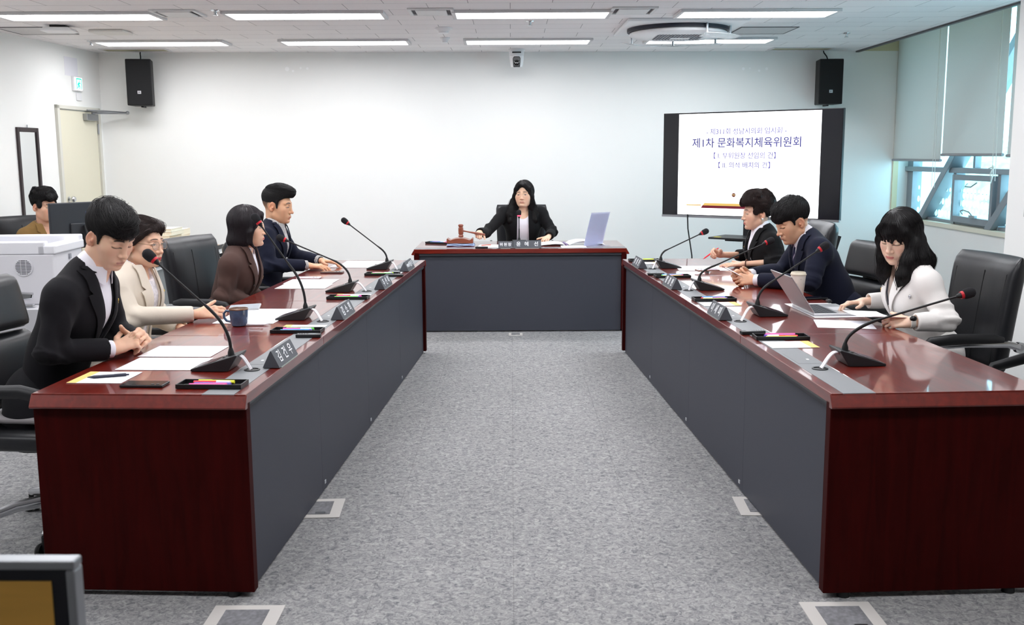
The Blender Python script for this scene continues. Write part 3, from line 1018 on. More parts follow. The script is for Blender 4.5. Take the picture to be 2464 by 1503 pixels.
st.build('stand_post', mat('stand_black', rgb(24, 27, 32), .5), tv, bevel=.006)
MB().box(-.33, .30, -.22, .20, .03, .07).build('stand_base', black_plastic, tv, bevel=.01)
for sx, sy in ((-.28, -.18), (.25, -.18), (-.28, .16), (.25, .16)):
    MB().lathe([(.028, 0), (.032, .015), (.028, .03)], 14, (sx, sy, 0)).build('caster', dark_rubber, tv)
sh = MB().box(-.24, .20, -.24, .10, .795, .812).box(-.10, .06, -.20, .09, .78, .795)
sh.build('shelf', black_plastic, tv, bevel=.004)
t = thing('sticky_note', 'small yellow sticky note on the television stand shelf', 'note', tuple(Vector((2.055, 8.95, .8125)) + tvx * -.17 + tvn * .20), tv_rz)
MB().box(-.03, .03, -.02, .02, 0, .001).build('sheet', mat('sticky_yellow', rgb(226, 214, 60), .7), t)
t = tag(MB().tube([(1.60, 9.28, .99), (1.605, 9.27, .86), (1.64, 9.24, .62), (1.66, 9.22, .30), (1.67, 9.22, .02)], .006, 8).build('power_cable', dark_rubber),
        'black power cable hanging from under the television to the floor', 'cable')

# ---- clerk's desk by the left wall, monitor, printer, books
desk = thing('clerk_desk', "clerk's desk by the left wall with grey front and wooden top", 'desk', (-3.05, 8.5, 0), -.03)
MB().box(-.42, .34, -.86, .95, .70, .725).build('desktop', mat('desk_wood', rgb(196, 150, 96), .5, noise=(5, .12, (8, 1, 1))), desk, bevel=.003)
MB().box(.335, .352, -.87, .96, .695, .73).build('black_edge', black_plastic, desk)
MB().box(.30, .335, -.86, .95, .665, .695).build('white_rail', white_plastic, desk)
MB().box(.285, .315, -.84, .93, .34, .67).build('modesty_panel', mat('desk_grey', rgb(128, 132, 132), .6), desk)
for y in (-.82, .90):
    MB().box(-.38, .31, y - .02, y + .02, 0, .70).build('leg', mat('desk_leg_grey', rgb(160, 162, 164), .5), desk, bevel=.003)
rnd = random.Random(8)
pages = mat('book_pages', rgb(236, 234, 214), .8, noise=(60, .06, (1, 1, 30)))
covers = [rgb(238, 236, 226), rgb(222, 226, 208), rgb(240, 236, 220), rgb(214, 220, 206), rgb(232, 226, 214)]
def book(x, y, z, w, l, h, rz, label, ci, group):
    t = thing('book', label, 'book', (x, y, z), rz, group)
    MB().box(-w / 2 + .004, w / 2 - .002, -l / 2 + .003, l / 2 - .003, .003, h - .003).build('pages', pages, t)
    MB().box(-w / 2, w / 2, -l / 2, l / 2, 0, .003).box(-w / 2, w / 2, -l / 2, l / 2, h - .003, h).box(-w / 2, -w / 2 + .003, -l / 2, l / 2, 0, h).build('cover', mat('book_cover_%d' % (ci % 5), covers[ci % 5], .6), t)
z = .725
ordn = ('bottom', 'second from the bottom', 'middle', 'fourth from the bottom', 'top')
for k, h in enumerate((.055, .05, .045, .035, .022)):
    book(-2.98 + rnd.uniform(-.01, .01), 8.72, z, .23, .30, h, rnd.uniform(-.05, .05), 'pale book, %s of the near stack on the desk' % ordn[k], k, 'books stacked on the desk')
    z += h
z = .725
for k, h in enumerate((.06, .06, .05)):
    book(-3.04, 9.12 + rnd.uniform(-.01, .01), z, .24, .30, h, rnd.uniform(-.04, .04), 'white book, %s of the low far stack on the desk' % ('bottom', 'middle', 'top')[k], k + 2, 'books stacked on the desk')
    z += h
t = thing('binder', 'cream cardboard file standing on the desk beside the stacked books', 'binder', (-3.12, 8.60, .725), .1)
MB().box(-.05, .05, -.12, .12, 0, .27).build('case', mat('binder_cream', rgb(214, 206, 176), .7), t, bevel=.003)
MB().box(.05, .051, -.06, .06, .12, .20).build('spine_label', white_paper, t)
t = thing('desk_phone', 'small black desk phone on the edge of the clerk desk', 'phone', (-2.80, 8.02, .725), .1)
MB().prism([(-.06, 0), (.06, 0), (.06, .02), (-.06, .06)], -.07, .07, 'y').build('body', black_plastic, t, bevel=.005)
MB().tube([(-.04, -.08, .065), (-.04, 0, .075), (-.04, .08, .065)], [.018, .012, .018], 10).build('handset', black_plastic, t)

mon = thing('computer_monitor', 'black computer monitor seen from behind on the clerk desk', 'monitor', (-3.39, 8.05, .725), .95)
MB().box(-.27, .27, -.012, .012, .10, .46).box(-.11, .11, -.03, -.012, .14, .30).build('panel', mat('monitor_black', rgb(42, 44, 50), .45), mon, bevel=.008)
MB().box(-.26, .26, .0125, .0135, .11, .45).build('screen', scr_off, mon)
MB().tube([(0, -.05, .28), (0, -.07, .2), (0, -.06, .0)], .018, 10).box(-.12, .12, -.16, .06, 0, .015).build('stand', black_plastic, mon)
MB().box(.03, .09, -.0145, -.012, .315, .385).build('sticker', mat('asset_sticker', rgb(72, 80, 110), .6), mon)
MB().tube([(.05, -.05, .2), (.08, -.10, .18), (.09, -.09, .08), (.06, -.12, .01)], .006, 8).build('cable', dark_rubber, mon)

cab = thing('printer_cabinet', 'low grey cabinet carrying the white printer', 'cabinet', (-3.03, 6.22, 0), 0)
MB().box(-.36, .36, -.40, .34, .02, .665).build('body', mat('cabinet_grey', rgb(188, 188, 192), .5), cab, bevel=.004)
MB().box(.36, .365, -.38, .32, .05, .34).build('drawer', mat('cabinet_grey_front', rgb(196, 196, 200), .5), cab, bevel=.003)
MB().box(.36, .365, -.38, .32, .35, .65).build('drawer', mat('cabinet_grey_front'), cab, bevel=.003)
pr = thing('printer', 'white laser printer with a round vent on its side', 'printer', (-3.02, 6.24, .665), .06)
ppl = mat('printer_white', rgb(226, 225, 230), .45)
MB().prism([(-.29, 0), (.28, 0), (.29, .30), (-.29, .30)], -.24, .24, 'y').build('body', ppl, pr, bevel=.008)
MB().box(-.29, .245, -.245, -.185, .30, .375).box(-.29, .30, .18, .24, .30, .385).box(-.29, -.24, -.24, .24, .30, .385).box(.20, .305, -.245, .24, .30, .352).build('top_cover', mat('printer_top', rgb(238, 238, 243), .4), pr, bevel=.008)
MB().prism([(-.24, .31), (.20, .31), (.20, .316), (.0, .322), (-.24, .352)], -.185, .18, 'y').build('output_tray', mat('tray_grey', rgb(150, 152, 160), .5), pr)
v = MB().lathe([(.054, 0), (.054, .006), (.048, .007)], 30, (.115, -.241, .225), 'y').build('vent_ring', ppl, pr)
sl_ = MB()
for k in range(10):
    z = .225 - .04 + k * .0088
    hw = math.sqrt(max(0, .046 ** 2 - (z - .225) ** 2))
    for a_, b_ in ((-hw, -.017), (-.013, .013), (.017, hw)):
        if b_ > a_:
            sl_.box(.115 + a_, .115 + b_, -.2495, -.2475, z - .002, z + .002)
sl_.build('vent_slots', mat('vent_slot_dark', rgb(84, 84, 92), .7), v)
MB().box(.29, .297, .0, .03, .25, .28).build('latch', mat('tray_grey'), pr)
# shiny wristwatch-like gadget in front of the printer
t = thing('silver_stapler', 'small shiny silver desk gadget in front of the printer', 'stapler', (-2.90, 5.87, .665), .3)
MB().box(-.11, .11, -.03, .03, 0, .02).build('base', chrome, t, bevel=.006)
MB().prism([(-.09, .03), (.10, .05), (.11, .085), (-.02, .10), (-.08, .07)], -.025, .025, 'y').build('body', chrome, t, bevel=.008)
MB().tube([(-.08, 0, .07), (-.13, 0, .055), (-.15, 0, .03)], [.02, .014, .008], 8).lathe([(.03, -.02), (.03, .02)], 14, (-.10, 0, .05), 'y').build('lever', chrome, t)

# ---- framed board cut by the lower left corner, close to the camera
bd = thing('display_board', 'silver and black framed board with an amber wood face, lower left corner', 'board', (-.99, 1.2, 0), -.02)
MB().box(-.47, .455, -.012, .012, 1.030, 1.042).box(.443, .455, -.012, .012, .42, 1.03).box(-.47, -.458, -.012, .012, .42, 1.03).box(-.47, .455, -.012, .012, .41, .42).build('silver_frame', brushed, bd, bevel=.003)
MB().box(-.458, .443, -.010, .004, .42, 1.03).build('black_border', mat('border_navy_black', rgb(14, 15, 26), .4), bd)
fc = MB().box(-.44, .425, -.0112, -.009, .44, 1.016).build('amber_face', mat('amber_wood', rgb(240, 184, 84), .4, noise=(3, .1, (1, 1, 9))), bd)
MB().ball((.305, -.0115, .972), .018, 14, (1.0, .08, .5)).build('dark_knot', mat('amber_dark', rgb(128, 92, 40), .6), fc)
MB().ball((.322, -.012, .940), .008, 12, (1, .5, 1)).build('round_knob', mat('cream_knob', rgb(224, 206, 140), .4), fc)
MB().box(-.2, .28, -.0118, -.0112, .938, .941).box(.278, .281, -.0118, -.0112, .5, .941).build('groove', mat('amber_line', rgb(160, 112, 44), .6), fc)
MB().ball((.325, -.0115, 1.0245), .006, 10, (1, .3, .7)).build('clip', mat('clip_brown', rgb(120, 74, 40), .5), bd)
for x in (-.40, .39):
    MB().tube([(x, 0, .41), (x, 0, .03)], .014, 8).box(x - .02, x + .02, -.2, .2, 0, .03).build('leg', brushed, bd)

# ---- floor socket plates
sock_m = mat('floor_plate', rgb(206, 202, 198), .5)
flap_m = mat('carpet_flap', rgb(122, 122, 126), .95, noise=(60, .25))
for x, y, rz, lab in ((-.87, 4.285, .05, 'floor socket plate half under the left table'), (1.10, 4.28, -.05, 'floor socket plate half under the right table'),
                      (-.905, 3.19, .0, 'floor socket plate in front of the left table'), (1.10, 3.19, 0, 'floor socket plate in front of the right table'),
                      (.03, 8.66, 0, 'small cable plate at the foot of the head table')):
    sc_ = .12 if y < 5 else .06
    t = thing('floor_socket', lab, 'floor socket', (x, y, 0), rz, 'floor socket plates')
    MB().box(-sc_, sc_, -sc_, sc_, 0, .004).build('plate', sock_m, t, bevel=.001)
    MB().box(-sc_ * .62, sc_ * .62, -sc_ * .68, sc_ * .68, .004, .0055).build('carpet_lid', flap_m, t)
    MB().box(sc_ * .1, sc_ * .45, -sc_ * .62, -sc_ * .5, .0055, .009).build('catch', brushed, t)

# ------------------------------------------------------------------ things on the tables
# local frame of every item: +Y towards the aisle, +X towards the seated person's right
def on_table(name, label, cat, side, u, v, turn=0.0, dz=0.0, group=None):
    fn, rz = AT[side]
    return thing(name, label, cat, tuple(fn(u, v, TZ + dz)), rz + turn, group)
def off_xy(side, du, dv):
    """table (u, v) offset to the local frame"""
    return (-du if side == 'L' else (du if side == 'R' else -du), -dv)

foam = mat('black_foam', rgb(28, 27, 31), .95, bump=(500, .5))
mic_black = mat('microphone_black', rgb(34, 35, 38), .38)
mic_side = mat('microphone_side', rgb(20, 20, 22), .5)
ring_red = mat('red_ring', rgb(200, 30, 45), .4)
ring_lit = mat('lit_red_ring', (1, .1, .15), .4, emit=(1.0, 0.05, 0.12), es=2.5)
white_cable = mat('white_cable', rgb(238, 236, 240), .45)
mic_screen = mat('microphone_screen', rgb(40, 42, 60), .1, spec=.7)

def microphone(label, side, u, v, bend, gu=None, lit=False, turn=0.0):
    t = on_table('gooseneck_microphone', label, 'microphone', side, u, v, turn, 0, 'gooseneck microphones on the tables')
    MB().prism([(-.088, .001), (-.088, .010), (.088, .064), (.092, .060), (.055, .001)], -.062, .062, 'x').build('base', mic_black, t, bevel=.003)
    top = lambda y: .010 + (y + .088) * .054 / .176
    m = MB()
    m._add([(x, y, top(y) + .0012) for x, y in ((-.05, -.07), (.05, -.07), (.05, .005), (-.05, .005))], [(0, 1, 2, 3)])
    m._add([(x, y, top(y) + .0002) for x, y in ((-.05, -.07), (.05, -.07), (.05, .005), (-.05, .005))], [(3, 2, 1, 0)])
    m.build('display', mic_screen, t)
    b = MB()
    for x in (-.02, .02):
        b.ball((x, .03, top(.03) + .001), .007, 10, (1, 1, .4))
    b.build('button', ring_red if lit else mic_side, t)
    nk = MB()
    z0 = top(.05)
    nk.lathe([(.013, z0 - .006), (.012, z0 + .012), (.0065, z0 + .03)], 16, (0, .05, 0))
    (y1, z1), (y2, z2) = bend
    p0, p1, p2 = Vector((0, .05, z0 + .02)), Vector((0, y1, z1)), Vector((0, y2, z2))
    pts = []
    c1 = p0 + Vector((0, 0, (z1 - p0.z) * .55))
    for q in np.linspace(0, 1, 12):
        a = p0.lerp(c1, q); b_ = c1.lerp(p1, q)
        pts.append(a.lerp(b_, q))
    for q in np.linspace(0, 1, 10)[1:]:
        pts.append(p1.lerp(p2, q))
    k = len(pts)
    rad = [.0062 if i < 12 else .0042 for i in range(k)]
    nk.tube(pts, rad, 10)
    nk.build('gooseneck', mic_side, t)
    d = (p2 - p1).normalized()
    h0 = p2
    rg = MB().tube([h0 - d * .022, h0 - d * .004], [.006, .0125], 14)
    rg.build('head_collar', mic_side, t)
    MB().tube([h0 - d * .005, h0 + d * .006], [.0145, .0155], 16).build('red_ring', ring_lit if lit else ring_red, t)
    MB().tube([h0 + d * .005, h0 + d * .012, h0 + d * .03, h0 + d * .042, h0 + d * .050, h0 + d * .054], [.0165, .0195, .021, .0195, .013, .004], 16).build('foam_head', foam, t)
    if gu is not None:
        gx, gy = off_xy(side, gu - u, .10 - v)
        for k_ in (-1, 1):
            c = MB()
            a, e = Vector((k_ * .008, .055, .022)), Vector((gx + k_ * .007, gy - .004, .002))
            pts = []
            for q in np.linspace(0, 1, 10):
                p = a.lerp(e, q)
                p.z += .045 * sin(pi * min(1, q * 1.02)) * (1 - .25 * q)
                pts.append(p)
            c.tube(pts, .0042, 8)
            c.build('cable', white_cable, t)
    return t
microphone('gooseneck microphone in front of the young man in the dark suit', 'L', .42, .235, ((-.03, .235), (-.225, .415)), .40)
microphone('gooseneck microphone beside the blue mug', 'L', 1.62, .255, ((-.02, .265), (-.165, .477)), 1.54)
microphone('gooseneck microphone in front of the woman in the brown blazer', 'L', 2.66, .25, ((-.03, .178), (-.335, .308)), 2.655)
microphone('gooseneck microphone in front of the man in the striped shirt', 'L', 3.87, .24, ((.005, .148), (-.225, .327)), 3.80)
microphone('gooseneck microphone nearest the camera on the right table', 'R', .48, .275, ((-.06, .165), (-.395, .26)), .395)
microphone('gooseneck microphone beside the laptop', 'R', 1.68, .285, ((-.02, .168), (-.255, .327)), 1.50)
microphone('gooseneck microphone in front of the man in the navy suit', 'R', 2.68, .225, ((-.04, .142), (-.345, .275)), 2.64)
microphone('gooseneck microphone at the far end of the right table', 'R', 3.87, .225, ((.02, .122), (-.24, .243)), 3.80)
microphone('gooseneck microphone with a lit red ring before the chairwoman', 'C', .912, .27, ((.04, .15), (.035, .27)), .95, lit=True)

plate_m = mat('name_plate_grey', rgb(74, 77, 84), .45)
plate_end = mat('name_plate_end', rgb(46, 47, 52), .5)
clear_foot = mat('clear_stand', rgb(196, 208, 198), .15, alpha=.6)
def name_plate(label, side, u, v, ln, texts, h=.064, turn=0.0):
    t = on_table('name_plate', label, 'name plate', side, u, v, turn, .003, 'grey triangular name plates')
    b = MB()
    b.prism([(-.033, 0), (.033, 0), (.002, h), (-.002, h)], -ln / 2, ln / 2, 'x')
    bd = b.build('body', plate_m, t)
    MB().box(-ln / 2 + .02, ln / 2 - .02, -.036, .036, -.003, 0).build('foot', clear_foot, t)
    for body_, size, x, bold in texts:
        me_M = frame_M((-x, .0325 * .5 + .0022, h * .5 + .0006), (-1, 0, 0), (0, -.031, h))
        text_obj('lettering', body_, size, white_letter, bd, me_M, bold=bold, space=1.0, extrude=.0004)
    return t
name_plate('name plate reading 김건우, nearest the camera on the left', 'L', .56, .034, .27, [('김', .052, -.075, .012), ('건', .052, 0, .012), ('우', .052, .075, .012)], turn=.0)
name_plate('name plate reading 김소희, second on the left table', 'L', 1.71, .036, .28, [('김', .052, -.078, .012), ('소', .052, 0, .012), ('희', .052, .078, .008)])
name_plate('name plate reading 추선미, third on the left table', 'L', 2.86, .036, .28, [('추', .052, -.078, .012), ('선', .052, 0, .012), ('미', .052, .078, .012)])
name_plate('name plate with small and large letters, farthest on the left table', 'L', 3.83, .038, .29, [('부위', .026, -.098, .012), ('원장', .026, -.05, .012), ('박', .044, .0, .012), ('종', .044, .05, .012), ('각', .044, .1, .012)])
name_plate('name plate reading 이세미, nearest the camera on the right', 'R', 1.65, .036, .25, [('이', .052, -.072, .012), ('세', .052, 0, .006), ('미', .052, .072, .012)])
name_plate('name plate with three white syllables beside the navy suit man', 'R', 2.81, .038, .28, [('황', .050, -.078, .012), ('경', .050, 0, .012), ('현', .050, .078, .012)])
name_plate('name plate farthest away on the right table', 'R', 3.95, .036, .28, [('정', .050, -.078, .012), ('정', .050, 0, .012), ('현', .050, .078, .012)])
name_plate('small name plate reading 위원장 on the head table', 'C', .792, .065, .125, [('위', .034, -.036, .01), ('원', .034, 0, .01), ('장', .034, .036, .01)], .058)
name_plate('wide name plate reading 윤혜선 on the head table', 'C', .980, .065, .243, [('윤', .045, -.075, .010), ('혜', .045, -.005, .005), ('선', .045, .078, .010)], .064)

# ---- pen trays and the pens in them
tray_m = mat('black_tray', rgb(22, 22, 25), .4)
PENS = {'pink': rgb(240, 90, 170), 'yellow': rgb(240, 238, 60), 'red': rgb(226, 40, 60), 'violet': rgb(110, 84, 190), 'green': rgb(110, 220, 90), 'blue': rgb(60, 150, 220), 'lime': rgb(190, 235, 60)}
def pen_mat(c): return mat('pen_' + c, PENS[c], .4)
def pen_tray(where, side, u, v, pens, turn=0.0):
    t = on_table('pen_tray', 'black pen tray %s' % where, 'tray', side, u, v, turn, 0, 'black pen trays')
    m = MB()
    m.box(-.042, .042, -.112, .112, 0, .003)
    for x0, x1, y0, y1 in ((-.046, -.041, -.115, .115), (.041, .046, -.115, .115), (-.046, .046, -.116, -.111), (-.046, .046, .111, .116)):
        m.box(x0, x1, y0, y1, 0.001, .017)
    m.build('tray', tray_m, t, bevel=.002)
    n = len(pens)
    fn, rz = AT[side]
    R = Matrix.Rotation(rz + turn, 3, 'Z')
    for k, c in enumerate(pens):
        x = -.03 + .06 * k / max(1, n - 1)
        y = (-1) ** k * .008
        loc = fn(u, v, TZ + .0105) + R @ Vector((x, y, 0.002 * (k % 2)))
        p = thing('highlighter', '%s highlighter lying in the pen tray %s' % (c, where), 'pen', tuple(loc), rz + turn + (k - 1.5) * .03, 'pens in the trays')
        s = 1 if k % 2 else -1
        MB().tube([(0, -.062 * s, 0), (0, .02 * s, 0)], [.0062, .0068], 10).build('barrel', pen_mat(c), p)
        MB().tube([(0, .02 * s, 0), (0, .068 * s, 0), (0, .07 * s, 0)], [.0075, .007, .003], 10).build('cap', mat('pen_white', rgb(236, 236, 240), .4) if (k % 3 == 1) else pen_mat(c), p)
pen_tray('at the near corner of the left table', 'L', .12, .155, ('yellow', 'red', 'violet', 'pink'))
pen_tray('beside the name plate reading 김소희', 'L', 1.235, .145, ('green', 'pink', 'violet', 'blue'))
pen_tray('beside the name plate reading 추선미', 'L', 2.34, .145, ('pink', 'red', 'violet', 'green'))
pen_tray('second from the far end of the left table', 'L', 3.49, .155, ('lime', 'pink', 'violet', 'green'))
pen_tray('nearest the camera on the right table', 'R', 1.03, .15, ('yellow', 'red', 'violet', 'pink'), -.06)
pen_tray('in front of the name plate reading 이세미', 'R', 2.22, .15, ('yellow', 'violet', 'red', 'blue'))
pen_tray('behind the middle name plate on the right table', 'R', 3.30, .14, ('yellow', 'pink', 'green', 'blue'))
pen_tray('at the far end of the right table', 'R', 4.33, .14, ('lime', 'yellow', 'green'))
pen_tray('at the left end of the head table', 'C', .175, .58, ('pink', 'violet', 'red', 'blue'), 1.2)

# ---- papers
def paper(label, side, u, v, du, dv, turn=0.0, dz=.0, card=False, group='white papers on the tables', curl=0.0):
    t = on_table('memo_card' if card else 'paper_sheet', label, 'card' if card else 'paper', side, u, v, turn, dz, 'orange-edged memo cards' if card else group)
    g = [[(x * du / 2, y * dv / 2, .0012 + curl * max(0, abs(y) - .4) ** 2) for y in np.linspace(-1, 1, 7)] for x in np.linspace(-1, 1, 5)]
    MB().sheet(g, True, .0008).build('sheet', white_paper, t)
    if card:
        s = MB().box(-du / 2, du / 2, -dv / 2, -dv / 2 + .035, .0021, .0026)
        s.build('orange_edge', mat('card_orange', rgb(242, 200, 120), .6), t)
    return t
paper('white sheet nearest the camera before the clasped hands', 'L', .50, .475, .235, .30, .0, 0)
paper('white sheet second from the camera, below the clasped hands', 'L', .755, .495, .235, .30, .0, 0)
paper('white sheet under the blue mug', 'L', 1.58, .475, .235, .30)
paper('white sheet beyond the blue mug under the held phone', 'L', 1.82, .477, .235, .30, .0, .0)
paper('white sheet in front of the woman in the brown blazer', 'L', 2.88, .535, .235, .31)
paper('second white sheet before the brown blazer, further along', 'L', 3.12, .55, .235, .31)
paper('white sheet under the hand with the watch, far left', 'L', 4.05, .48, .24, .30)
paper('white sheet at the far end of the left table', 'L', 4.30, .44, .22, .30, .05)
paper('white sheet in front of the woman with the red pen', 'R', 3.80, .46, .30, .36, -.1)
paper('white sheet lying near the gooseneck of the woman in white', 'R', 1.37, .56, .23, .26, -.25)
paper('white booklet under the laptop', 'R', 1.81, .615, .48, .25, .0)
memo = [('carrying a black pen, near corner of the left table', 'L', .25, .60, .19, .20), ('behind the pen tray next to the blue mug', 'L', 1.36, .15, .13, .20),
        ('behind the second pen tray of the left table', 'L', 2.455, .145, .13, .20), ('behind the far pen tray of the left table', 'L', 3.60, .145, .12, .20),
        ('nearest the camera on the right table', 'R', .88, .145, .15, .20), ('behind the name plate reading 이세미', 'R', 2.07, .145, .14, .20),
        ('behind the farthest name plate on the right', 'R', 4.19, .13, .13, .19)]
for w_, s_, u, v, a, b in memo:
    paper('white memo card with orange edge %s' % w_, s_, u, v, a, b, 0, 0, True)

# ---- phones, recorders, pens
def phone(label, side, u, v, turn, col, dz=0.0, tilt=None, glass_c=None):
    t = on_table('mobile_phone', label, 'phone', side, u, v, turn, dz)
    MB().box(-.037, .037, -.077, .077, .001, .010).build('case', col, t, bevel=.003)
    MB().box(-.034, .034, -.073, .073, .010, .0107).build('screen', glass_c or scr_off, t)
    c = MB()
    for k in range(2):
        c.lathe([(.006, .0), (.006, .0012)], 12, (.02, .055 - k * .018, .0104))
    c.build('lens', black_plastic, t)
    return t
black_case = mat('phone_black', rgb(24, 24, 27), .35)
phone('black phone lying near the corner of the left table', 'L', .125, .40, .0, black_case)
phone('clear-cased phone before the woman in the brown blazer', 'L', 3.29, .61, .0, mat('phone_rose', rgb(222, 202, 204), .25), glass_c=mat('phone_rose_back', rgb(232, 218, 220), .2))
phone('dark phone under the hand of the man in the striped shirt', 'L', 3.62, .53, .0, mat('phone_bronze', rgb(96, 74, 72), .3))
phone('phone with a bronze edge propped on a ring before the red pen', 'R', 3.54, .43, .1, mat('phone_gold', rgb(150, 116, 104), .3, .4), dz=.012, glass_c=mat('phone_lit_lilac', rgb(190, 188, 214), .1))
t = on_table('phone_ring', 'silver ring holding up the bronze phone', 'phone ring', 'R', 3.54, .43, .1)
MB().lathe([(.014, 0), (.014, .012), (.010, .012), (.010, 0)], 18).build('ring', brushed, t)
phone('black phone behind the laptop', 'R', 2.22, .70, .2, black_case)
def recorder(label, side, u, v, turn=0.0):
    t = on_table('voice_recorder', label, 'recorder', side, u, v, turn, 0, 'black voice recorders')
    MB().box(-.018, .018, -.055, .055, .001, .016).build('body', black_plastic, t, bevel=.003)
    MB().box(-.014, .014, -.002, .035, .016, .0166).build('display', mat('recorder_screen', rgb(120, 126, 130), .2), t)
    b = MB()
    for k in range(4):
        b.ball((.0, -.012 - k * .011, .016), .004, 8, (1.4, 1, .5))
    b.build('button', brushed, t)
recorder('black voice recorder before the name plate reading 김건우', 'L', 1.10, .06, .05)
recorder('black voice recorder by the far tray on the left table', 'L', 3.40, .055)
recorder('black voice recorder beside the near tray on the right table', 'R', 1.15, .06, .1)
recorder('black voice recorder by the middle name plate on the right', 'R', 3.42, .055)
recorder('black voice recorder in front of the gavel hand on the head table', 'C', .585, .06, 1.5)
def pen(label, side, u, v, turn, col, dz=0.0):
    t = on_table('pen', label, 'pen', side, u, v, turn, dz)
    m_ = mat('pen_' + col, {'navy': rgb(24, 28, 52), 'redpen': rgb(226, 28, 48), 'white_grip': rgb(228, 226, 232)}.get(col, (.1, .1, .1)), .35)
    MB().tube([(0, -.065, .006), (0, .045, .006), (0, .068, .006)], [.0052, .0058, .0018], 10).build('barrel', m_, t)
    MB().tube([(0, -.075, .006), (0, -.065, .006)], [.003, .0035], 8).box(.003, .006, -.064, -.025, .009, .011).build('clip', m_, t)
    return t
pen('black pen lying on the memo card at the near left corner', 'L', .245, .59, pi + .38, 'navy', .002)
pen('white pen lying in front of the blue mug', 'L', 1.405, .40, .1, 'white_grip')
t = on_table('pencil', 'small red pencil lying on the paper before the chairwoman', 'pencil', 'C', .62, .30, -.9, .004)
MB().tube([(0, -.05, .004), (0, .05, .004), (0, .06, .004)], [.0036, .0036, .001], 8).build('shaft', mat('pencil_red', rgb(208, 92, 60), .5), t)

# ---- mug, iced cup, laptop
blue_glaze = mat('blue_glaze', rgb(66, 92, 122), .18, spec=.6, noise=(38, .28), coat=.6)
t = on_table('mug', 'blue glazed mug with a brown rim on the left table', 'mug', 'L', 1.405, .472)
MB().lathe([(.028, .001), (.036, .004), (.040, .018), (.043, .05), (.045, .082), (.042, .083), (.040, .05), (.035, .012), (.001, .009)], 36).build('body', blue_glaze, t)
MB().lathe([(.0452, .079), (.0458, .083), (.0435, .0855), (.0415, .083), (.042, .08)], 36).build('rim', mat('mug_rim_brown', rgb(120, 88, 66), .25), t)
MB().tube([(0, -.041, .070), (0, -.060, .072), (0, -.072, .060), (0, -.072, .040), (0, -.060, .024), (0, -.040, .020)], [.006, .0065, .006, .006, .006, .006], 10, flat=1.4).build('handle', blue_glaze, t)
t = on_table('iced_coffee_cup', 'clear plastic cup of pale iced drink behind the laptop', 'cup', 'R', 2.36, .665)
MB().lathe([(.029, .001), (.031, .004), (.042, .118), (.0425, .122)], 32).build('cup', mat('pale_drink', rgb(238, 232, 222), .3), t)
MB().lathe([(.0445, .119), (.0455, .124), (.043, .127), (.040, .135), (.038, .137), (.001, .137)], 32).build('lid', mat('cup_lid', rgb(226, 216, 196), .15, alpha=.85), t)
m = MB()
for a in (0.2, 1.4, 2.6, 3.8, 5.0):
    m.tube([(.0375 * cos(a), .0375 * sin(a), .07), (.0405 * cos(a + .6), .0405 * sin(a + .6), .10)], .0007, 5)
    m.tube([(.0375 * cos(a), .0375 * sin(a), .07), (.0405 * cos(a - .6), .0405 * sin(a - .6), .10)], .0007, 5)
    m.tube([(.0375 * cos(a), .0375 * sin(a), .07), (.034 * cos(a), .034 * sin(a), .03)], .0007, 5)
m.build('printed_lines', mat('grey_line', rgb(130, 130, 136), .6), t)
lap = on_table('laptop', 'open silver laptop with a black keyboard before the white blazer', 'laptop', 'R', 1.78, .50, .0, .003)
alum = mat('laptop_silver', rgb(196, 196, 200), .34, .75)
MB().box(-.17, .17, -.235, .002, 0, .011).build('base', alum, lap, bevel=.003)
kb = MB()
MB().box(-.145, .145, -.125, -.015, .0108, .0114).build('keyboard_well', mat('key_well', rgb(34, 35, 40), .5), lap)
for r in range(5):
    for c_ in range(13):
        kb.box(-.142 + c_ * .0222, -.142 + c_ * .0222 + .018, -.121 + r * .0212, -.121 + r * .0212 + .017, .0114, .0125)
kb.build('keys', mat('key_black', rgb(58, 60, 66), .45), lap)
MB().box(-.055, .055, -.225, -.14, .0108, .0113).build('trackpad', mat('trackpad_grey', rgb(208, 208, 212), .35), lap)
LM = Matrix.Rotation(-radians(34), 4, 'X')
s = MB()
s.M = LM
s.box(-.17, .17, -.006, .0, .004, .222)
o = s.build('lid', mat('laptop_lid', rgb(176, 172, 174), .38, .7), lap, bevel=.0025)
o.location = (0, .0, .010)
s = MB(); s.M = LM
s.box(-.160, .160, -.0068, -.006, .012, .214)
q_ = s.build('screen', mat('laptop_screen', rgb(30, 30, 36), .15), o)
t = on_table('earbud_case', 'small black and chrome earbud case behind the laptop', 'case', 'R', 2.06, .735)
MB().box(-.02, .02, -.012, .012, .001, .022).build('case', black_plastic, t, bevel=.008)
MB().box(-.0205, .0205, -.0125, .0125, .012, .014).build('chrome_band', chrome, t)

# ---- the head table
red_wood = mat('gavel_wood', rgb(140, 74, 52), .35, noise=(20, .15, (1, 1, 6)), coat=.3)
gx, gy, gz = -.455, 9.15, TZ + .070
t = thing('sound_block', 'brown wooden sound block under the gavel on a blue cloth', 'sound block', (-.462, 9.15, TZ + .018), 0)
m = MB()
prof = []
for x in np.linspace(-.118, .118, 33):
    a = abs(x) / .118
    prof.append((x, .040 + .009 * math.exp(-(a / .48) ** 4) - .006 * math.exp(-((a - .72) / .13) ** 2) + .009 * math.exp(-((a - .93) / .08) ** 2)))
m.prism([(-.118, 0.006), (.118, 0.006)] + prof[::-1], -.075, .075, 'y')
m.build('block', red_wood, t, bevel=.002)
MB().box(-.11, .11, -.065, .065, 0, .006).build('base_plate', mat('block_base_dark', rgb(44, 34, 34), .6), t)
t = thing('folded_cloth', 'folded pale blue cloth under the sound block', 'cloth', (-.455, 9.135, TZ), 0)
